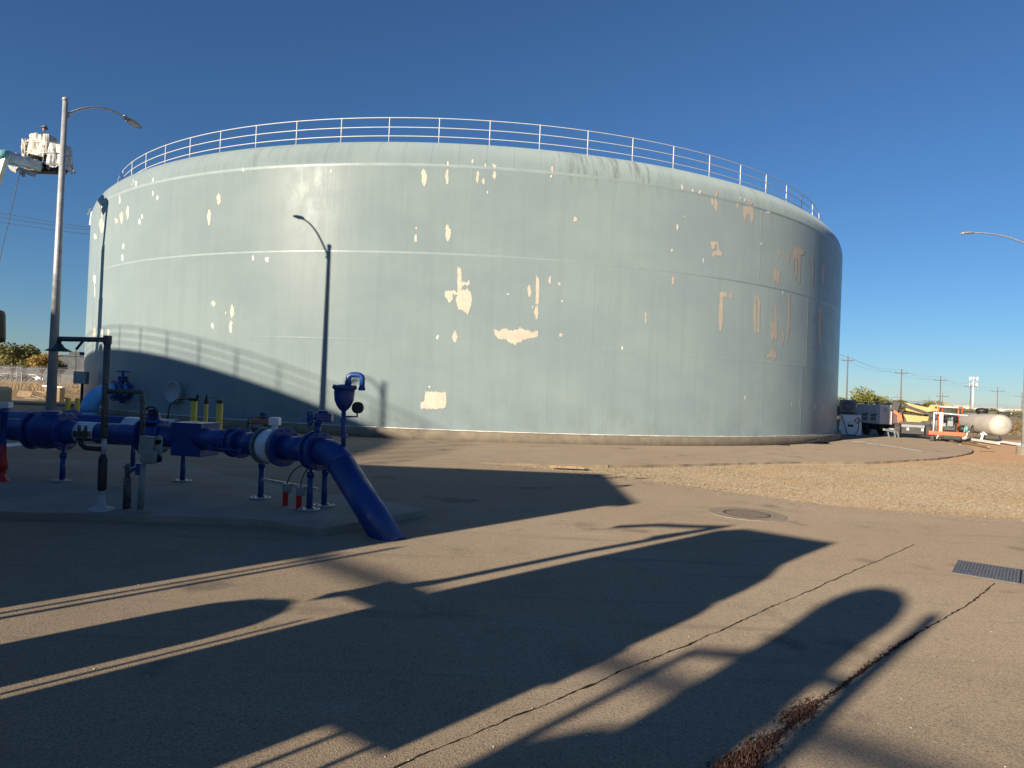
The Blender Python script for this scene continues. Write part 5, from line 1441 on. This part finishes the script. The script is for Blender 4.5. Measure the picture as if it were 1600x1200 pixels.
fence((18, 56, -.1), (62, 50.5, -.1), 14, 2.28, 'chain link fence with barbed wire behind the gas tank on the right', out=(0, 1, 0))
fence((-74, 66, -.1), (-38, 74, -.1), 11, 2.0, 'chain link fence along the dry field on the left', out=(0, -1, 0))
# dark rear rail fence
fence((-105, 92, -.1), (-44, 100, -.1), 14, 2.6, 'farther dark fence in front of the left warehouse', out=(0, 1, 0))

# ------------------------------------------------------------------ vegetation
def tree(c, h, w, leaf, label, trunk_h=.3, n=1500, ls=.35, seed=0, name='tree', cat='tree', group='trees beyond the fences', depth=None):
    rnd = random.Random(seed); c = Vector(c); dp_ = depth or w
    t = thing(name, c, label, cat, group)
    mb = MB(); th_ = h * trunk_h
    mb.tube([c - Vector((0, 0, .2)), c + Vector((0, 0, th_)), c + Vector((w * .04, 0, h * .6))], [h * .028, h * .02, h * .008], 7)
    lobes = []
    for k in range(9):
        a = 6.28 * rnd.random(); rr = (rnd.random() ** .5) * .34
        p = c + Vector((w * rr * cos(a), dp_ * rr * sin(a), th_ + (h - th_) * rnd.uniform(.25, .80)))
        lobes.append((p, rnd.uniform(.15, .26)))
        mb.tube([c + Vector((0, 0, th_ * rnd.uniform(.6, 1))), (c + Vector((0, 0, th_)) + p) / 2 + Vector((0, 0, h * .03)), p], [h * .012, h * .008, h * .003], 5)
    mb.build('trunk', M['bark'], t)
    mb = MB()
    for _ in range(n):
        p, r = rnd.choice(lobes)
        v = Vector((rnd.gauss(0, 1), rnd.gauss(0, 1), rnd.gauss(0, 1))).normalized() * (rnd.random() ** .4)
        q_ = p + Vector((v.x * r * w, v.y * r * dp_, v.z * r * (h - th_) * 1.15))
        if q_.z < c.z + th_ * .5: continue
        a = Vector((rnd.gauss(0, 1), rnd.gauss(0, 1), rnd.gauss(0, .7))).normalized(); b = a.cross(Vector((rnd.gauss(0, 1), rnd.gauss(0, 1), rnd.gauss(0, 1)))).normalized()
        s_ = ls * rnd.uniform(.5, 1.2)
        mb.add([q_ - a * s_, q_ + b * s_ * .5, q_ + a * s_, q_ - b * s_ * .5], [(0, 1, 2, 3)])
    mb.build('crown', M[leaf], t); return t
def gp_(px, Y, z=-.1):
    p = at(px, 600, Y); return Vector((p.x, Y, z))
# left
tree(gp_(18, 120), 7.0, 8.6, 'leaf_green', 'broad green tree in front of the grey warehouse, at the left edge', .30, 2600, .32, 1)
tree(gp_(64, 118), 6.0, 5.6, 'leaf_orange', 'smaller autumn yellow tree right of the broad green one', .34, 1700, .26, 2)
tree(gp_(-14, 124), 6.4, 7, 'leaf_green', 'green tree cut off by the left edge of the view', .30, 1800, .32, 3)
tree(gp_(93, 128), 4.4, 2.6, 'leaf_dark', 'small dark tree showing just right of the lamp pole', .2, 700, .24, 4)
# right: yellow green row behind the generator
for k, (px, Y, h_, w_, lb_) in enumerate(((1318, 88, 2.9, 6, 'yellow-green tree showing beside the tank edge, leftmost of its row'), (1341, 86, 3.8, 5.5, 'tallest yellow-green tree behind the fan unit'), (1364, 88, 3.5, 5, 'yellow-green tree above the white generator'), (1388, 90, 2.9, 4.5, 'lower yellow-green tree above the boom lift'))):
    tree(gp_(px, Y), h_ * 1.12, w_ * 1.15, 'leaf_olive', lb_, .10, 4200, .16, 20 + k, depth=4)
for k, (px, Y, h_, w_, lb_) in enumerate(((1405, 150, 3.1, 6, 'dark bush right of the yellow-green row'), (1424, 180, 3.3, 9, 'dark green tree behind the lift booms'), (1443, 190, 3.4, 9, 'dark green tree just left of the third utility pole'), (1458, 170, 3.9, 5.5, 'tall dark tree left of the yellow roof'), (1486, 150, 1.3, 8, 'dark hedge tree below the yellow roof'), (1503, 170, 2.7, 6, 'dark tree right of the yellow roof'), (1532, 150, 2.3, 8, 'dark tree behind the gas tank dome'), (1556, 165, 2.6, 6, 'dark tree right of the gas tank valve'), (1574, 170, 2.2, 5, 'low dark tree left of the right lamp'), (1594, 190, 2.3, 7, 'low dark tree behind the right lamp'), (1512, 120, 1.7, 8, 'low dark shrub behind the fence and skid'), (1476, 118, 1.6, 9, 'low dark shrub behind the orange hoop rails'))):
    tree(gp_(px, Y), h_, w_, 'leaf_dark' if k % 3 else 'leaf_green', lb_, .1, 1700, .24, 40 + k, depth=5)
for k, (px, Y, h_, w_, lb_) in enumerate(((1588, 62, 1.15, 2.6, 'yellow bush behind the fence at the right edge'), (1612, 62, 1.2, 3, 'yellow bush half cut by the right edge'), (1494, 64, 1.1, 2.2, 'yellow bush seen between orange skid and gas tank'), (1560, 70, .9, 3, 'yellow bush behind the gas tank end'))):
    tree(gp_(px, Y), h_, w_, 'leaf_yellow', lb_, .05, 700, .10, 60 + k, 'bush', 'bush', 'yellow bushes along the fence')
def grass(name, n, fn, h0, h1, label):
    mb = MB()
    for _ in range(n):
        x, y = fn(); cl = noise.noise(Vector((x * .25, y * .25, 5)))
        if cl < -.25: continue
        h_ = (h0 + (h1 - h0) * random.random()) * (.7 + .6 * cl); a = random.random() * 6.28; w = .035
        p = Vector((x, y, -.16)); e = Vector((cos(a) * h_ * .4, sin(a) * h_ * .4, h_)); s_ = Vector((-sin(a), cos(a), 0)) * w
        mb.add([p - s_, p + s_, p + e * .6 + s_ * .7, p + e, p + e * .6 - s_ * .7], [(0, 1, 2, 4), (4, 2, 3)])
    return tag(mb.build(name, M['drygrass']), label, kind='stuff')
def fld():
    y = random.uniform(76, 112); return -y * random.uniform(.50, .80), y
grass('dry_grass', 9000, fld, .35, 1.0, 'tall dry grass in the field beyond the left fence')
def fld2():
    y = random.uniform(57, 95); return y * random.uniform(.40, .82), y
grass('dry_grass', 6000, fld2, .2, .7, 'dry weeds in the field beyond the right fence')

# ------------------------------------------------------------------ left background
wh = at(-60, 560, 185); wr = at(136, 560, 185)
t = thing('warehouse', (wr.x - 30, 200, 0), 'long grey warehouse behind the trees on the left', 'building')
tp_z = at(100, 556, 185).z
MB().box((wr.x - 58, 205, tp_z / 2 - .1), (120, 40, tp_z + .2)).build('wall', M['wall_grey'], t)
MB().box((wr.x - 58, 205, tp_z + .15), (120.6, 40.6, .3)).build('parapet', M['wall_grey'], t)
for k in range(9): MB().box((wr.x - 8 - 12 * k, 184.95, tp_z / 2), (.25, .12, tp_z)).build('wall_joint', M['grey_box'], t)
for k in range(4): MB().box((wr.x - 14 - 14 * k, 184.9, 1.6), (3.6, .12, 3.2)).build('loading_door', M['wall_grey'], t)
MB().box((wr.x - 9, 195, tp_z + .9), (3, 3, 1.3)).build('roof_unit', M['wall_grey'], t)
# parked cars row (dark, far)
for k in range(5):
    c = gp_(-6 + 15 * k + 3 * (k % 2), 140, 0); cm = ('black_plastic', 'beige', 'grey_box', 'black_plastic', 'white')[k]
    t = thing('parked_car', c, ('dark', 'beige', 'grey', 'black', 'white')[k] + ' car parked far off in front of the grey warehouse' + (', half behind the lamp pole' if k == 4 else ''), 'car', 'cars parked at the grey warehouse')
    mb = MB(); mb.add([c + Vector((x, y, z)) for y in (-.85, .85) for x, z in ((-2.2, .3), (-2.2, .8), (-1.5, .9), (-.8, 1.4), (.7, 1.4), (1.4, .92), (2.2, .8), (2.2, .3))],
        [tuple(range(8)), tuple(reversed(range(8, 16)))] + [(i, i + 8, (i + 1) % 8 + 8, (i + 1) % 8) for i in range(8)]); mb.build('body', M[cm], t)
    MB().box(c + Vector((0, 0, 1.12)), (1.8, 1.72, .36)).build('windows', M['glass'], t)
    for x in (-1.35, 1.35):
        for y in (-.8, .8): MB().lathe([(.001, -.1), (.32, -.1), (.32, .1), (.001, .1)], c + Vector((x, y, .32)), (0, 1, 0), 12).build('wheel', M['tyre'], t)
# road, kerbs
tag(MB().box((-48, 40.5, .05), (44, .22, .22)).build('kerb', M['concrete']), 'pale concrete kerb of the road on the left', kind='structure')
tag(MB().box((-37.2, 33.2, .05), (22, .22, .20)).build('kerb', M['concrete']), 'nearer concrete kerb left of the lamp pole', kind='structure')
# debris pile
dc = ground(72, 624)
t = thing('debris_pile', dc, 'heap of broken timber and boards lying beyond the lamp pole', 'debris pile')
rn = random.Random(4)
for k in range(26):
    p = dc + Vector((rn.gauss(0, .9), rn.gauss(0, .5), rn.uniform(.02, .5))); a = rn.random() * 3.14; L_ = rn.uniform(.5, 1.6)
    d = Vector((cos(a), sin(a) * .5, rn.uniform(-.25, .25))) * L_ / 2
    MB().bar(p - d, p + d, rn.uniform(.1, .25), rn.uniform(.04, .1)).build('board', M['wood'] if k % 3 else M['concrete'], t)
MB().box(dc + Vector((.2, .6, .95)), (1.5, .6, .10), Matrix.Rotation(.05, 3, 'Y')).build('white_sheet', M['white'], t)
MB().box(dc + Vector((.2, .6, .44)), (1.2, .5, .88)).build('crate', M['wood'], t)
bc = ground(38, 622)
t = thing('cardboard_sheet', bc, 'tan board leaning on the ground left of the timber heap', 'board'); MB().box(bc + Vector((0, 0, .3)), (.9, .06, .5), Matrix.Rotation(-.5, 3, 'X') @ Matrix.Rotation(.2, 3, 'Z')).build('board', M['wood'], t)
bc = ground(91, 627)
tag(MB().box(bc + Vector((0, 0, .45)), (.5, .5, 1.0), bev=.03).build('cable_crate', M['wood'], None, bc), 'tan wooden crate right of the lamp pole', 'crate')
# electrical cabinet on a post
eb_ = at(127, 590, 34); t = thing('electrical_cabinet', (eb_.x, 34, 0), 'blue-grey electrical cabinet on a post left of the tank', 'electrical cabinet')
MB().box(eb_ + Vector((0, 0, 0)), (.62, .3, .62), bev=.02).build('cabinet', M['elbox'], t)
MB().box(eb_ + Vector((0, -.155, 0)), (.54, .02, .54)).build('door', M['elbox'], t)
MB().bar((eb_.x, 34.1, -.1), (eb_.x, 34.1, eb_.z), .09).build('post', M['black_plastic'], t)
# beige utility cart at left edge
uc = Vector((-20.05, 26, 0)); t = thing('utility_vehicle', uc, 'beige utility vehicle cut off by the left edge of the view', 'utility vehicle')
MB().box(uc + Vector((-.6, 0, .95)), (2.4, 1.3, .86), bev=.14).build('body', M['beige'], t)
MB().box(uc + Vector((.12, -.66, 1.05)), (.5, .02, .34)).build('window', M['glass'], t)
MB().box(uc + Vector((.35, -.665, .92)), (.16, .02, .18)).build('number_panel', M['white'], t)
MB().box(uc + Vector((-.6, 0, .42)), (2.3, 1.2, .24)).build('chassis', M['black_plastic'], t)
for x in (-1.4, .1):
    for y in (-.6, .6): MB().lathe([(.001, -.1), (.3, -.1), (.3, .1), (.001, .1)], uc + Vector((x, y, .3)), (0, 1, 0), 16).build('wheel', M['tyre'], t)

# ------------------------------------------------------------------ far right: buildings, poles, tower
Yb = 330; a, b = at(1472, 630, Yb), at(1496, 630, Yb)
t = thing('yellow_roof_building', ((a.x + b.x) / 2, Yb + 10, 0), 'low building with a long yellow roof beyond the trees', 'building')
MB().box(((a.x + b.x) / 2, Yb + 10, 1.2), (b.x - a.x, 18, 3.0)).build('wall', M['wall_grey'], t)
zt = at(1484, 630.5, Yb).z
mb = MB(); w2 = (b.x - a.x) / 2 + .5; mb.add([((a.x + b.x) / 2 + s1 * w2, Yb + y, z) for s1 in (-1, 1) for y, z in ((0, 2.6), (10, zt + .8), (20, 2.6), (20, 2.4), (0, 2.4))], [(0, 5, 6, 1), (1, 6, 7, 2), (0, 1, 2, 3, 4), (5, 9, 8, 7, 6), (4, 3, 8, 9)]); mb.build('roof', M['roof_yellow'], t)
Yb = 420; a, b = at(1544, 638, Yb), at(1700, 640, Yb); zt = at(1570, 639, Yb).z
t = thing('white_warehouse', ((a.x + b.x) / 2, Yb + 20, 0), 'long low white warehouse far off at the right edge', 'building')
MB().box(((a.x + b.x) / 2, Yb + 20, zt / 2), (b.x - a.x, 40, zt)).build('wall', M['wall_white'], t)
MB().box(((a.x + b.x) / 2, Yb + 20, zt + .15), (b.x - a.x + .6, 40.6, .3)).build('roof_edge', M['wall_white'], t)
for k in range(8): MB().box((a.x + 5 + 7 * k, Yb - .06, 1.3), (3, .1, 2.4)).build('loading_door', M['grey_box'], t)
Yb = 300; a, b = at(1508, 634, Yb), at(1516, 634, Yb)
t = thing('white_shed', (a.x, Yb, 0), 'small white shed left of the cell tower foot', 'building')
MB().box(((a.x + b.x) / 2, Yb + 4, 1.7), (b.x - a.x, 7, 3.4)).build('wall', M['wall_white'], t); MB().box(((a.x + b.x) / 2, Yb + 4, 3.5), (b.x - a.x + .4, 7.4, .2)).build('roof', M['wall_white'], t)
def utility_pole(px, ytop, Y, label, r=.22):
    top = at(px, ytop, Y); c = Vector((top.x, Y, -.2)); t = thing('utility_pole', c, label, 'utility pole', 'utility poles beyond the right fence')
    MB().tube([c, top], [r, r * .65], 8).build('pole', M['polewood'], t)
    zc_ = top.z - 1.0 * Y / 170; w = 1.6 * Y / 170
    mb = MB().bar((top.x - w, Y, zc_), (top.x + w, Y, zc_), .16, .2); mb.build('crossarm', M['polewood'], t)
    for s_ in (-.9, .9): MB().lathe([(.05, 0), (.09, .1), (.05, .25), (.001, .26)], Vector((top.x + w * s_, Y, zc_ + .1)), seg=8).build('insulator', M['grey_box'], t)
    return [Vector((top.x - w * .9, Y, zc_ + .36)), Vector((top.x, Y, top.z)), Vector((top.x + w * .9, Y, zc_ + .36))]
UP = [utility_pole(*a) for a in ((1325, 557, 170, 'utility pole closest to the tank edge'), (1409, 577, 215, 'utility pole above the lift, second from the tank'), (1470, 588, 255, 'utility pole left of the yellow roof, third from the tank'), (1517, 598, 300, 'utility pole just left of the white cell tower'), (1559, 605, 350, 'utility pole between cell tower and right lamp'), (1597, 613, 410, 'utility pole half hidden by the right lamp'))]
p0 = UP[0]; prev = [p + Vector((-34, -55, 1)) for p in p0]
seq = [prev] + UP
wt = thing('power_lines', p0[1].xy.to_3d(), 'sagging power lines strung between the utility poles on the right', 'power lines')
for i in range(len(seq) - 1):
    for k in range(3):
        a, b = seq[i][k], seq[i + 1][k]; L_ = (b - a).length
        MB().tube([a + (b - a) * (j / 10) - Vector((0, 0, L_ * .018 * 4 * (j / 10) * (1 - j / 10))) for j in range(11)], .016, 4).build('wire', M['wire'], wt)
for px, yt, Y, lb_ in ((1473, 613, 240, 'thin bare pole right of the third utility pole'), (1452, 620, 260, 'small distant pole with crossarm behind the lift'), (1402, 615, 420, 'far lattice crossarm pole above the trees')):
    utility_pole(px, yt, Y, lb_, .12)
# cell tower
Yt = 400; tpz = at(1521.5, 589, Yt); c = Vector((tpz.x, Yt, -.2)); t = thing('cell_tower', c, 'white cell tower with two rings of antennas', 'cell tower')
MB().tube([c, tpz], [.55, .38], 12).build('mast', M['tower'], t)
for zz, n_, w in ((tpz.z - 1.0, 9, 2.0), (tpz.z - 4.4, 9, 1.9)):
    mb = MB(); cz = Vector((tpz.x, Yt, zz))
    for k in range(3):
        a = 2 * pi * k / 3 + .5; p = cz + Vector((cos(a) * w, sin(a) * w, 0)); q_ = cz + Vector((cos(a + 2.094) * w, sin(a + 2.094) * w, 0)); mb.bar(p, q_, .12); mb.bar(cz, (p + q_) / 2, .12)
    mb.build('antenna_frame', M['tower'], t)
    for k in range(n_):
        a = 2 * pi * k / n_; p = cz + Vector((cos(a) * w, sin(a) * w, 0)); MB().box(p, (.35, .2, 2.0), Matrix.Rotation(a, 3, 'Z')).build('antenna_panel', M['tower'], t)
# power lines on the left going behind the tank
t = thing('power_lines', (-80, 90, 0), 'three dark power lines crossing the sky left of the tank', 'power lines')
for k in range(3):
    a, b = at(-120, 308 + 9 * k, 88), at(160, 345 + 6.5 * k + (3 if k == 0 else 0), 92)
    b2 = b + (b - a) * .9
    MB().tube([a + (b2 - a) * (j / 10) - Vector((0, 0, .9 * 4 * (j / 10) * (1 - j / 10))) for j in range(11)], .03, 4).build('wire', M['wire'], t)
t2p = thing('utility_pole', at(-120, 300, 88).xy.to_3d(), 'utility pole left of the view carrying the three lines', 'utility pole')
pz = at(-120, 300, 88); MB().tube([(pz.x, 88, -.2), (pz.x, 88, pz.z + .5)], [.2, .14], 8).build('pole', M['polewood'], t2p)
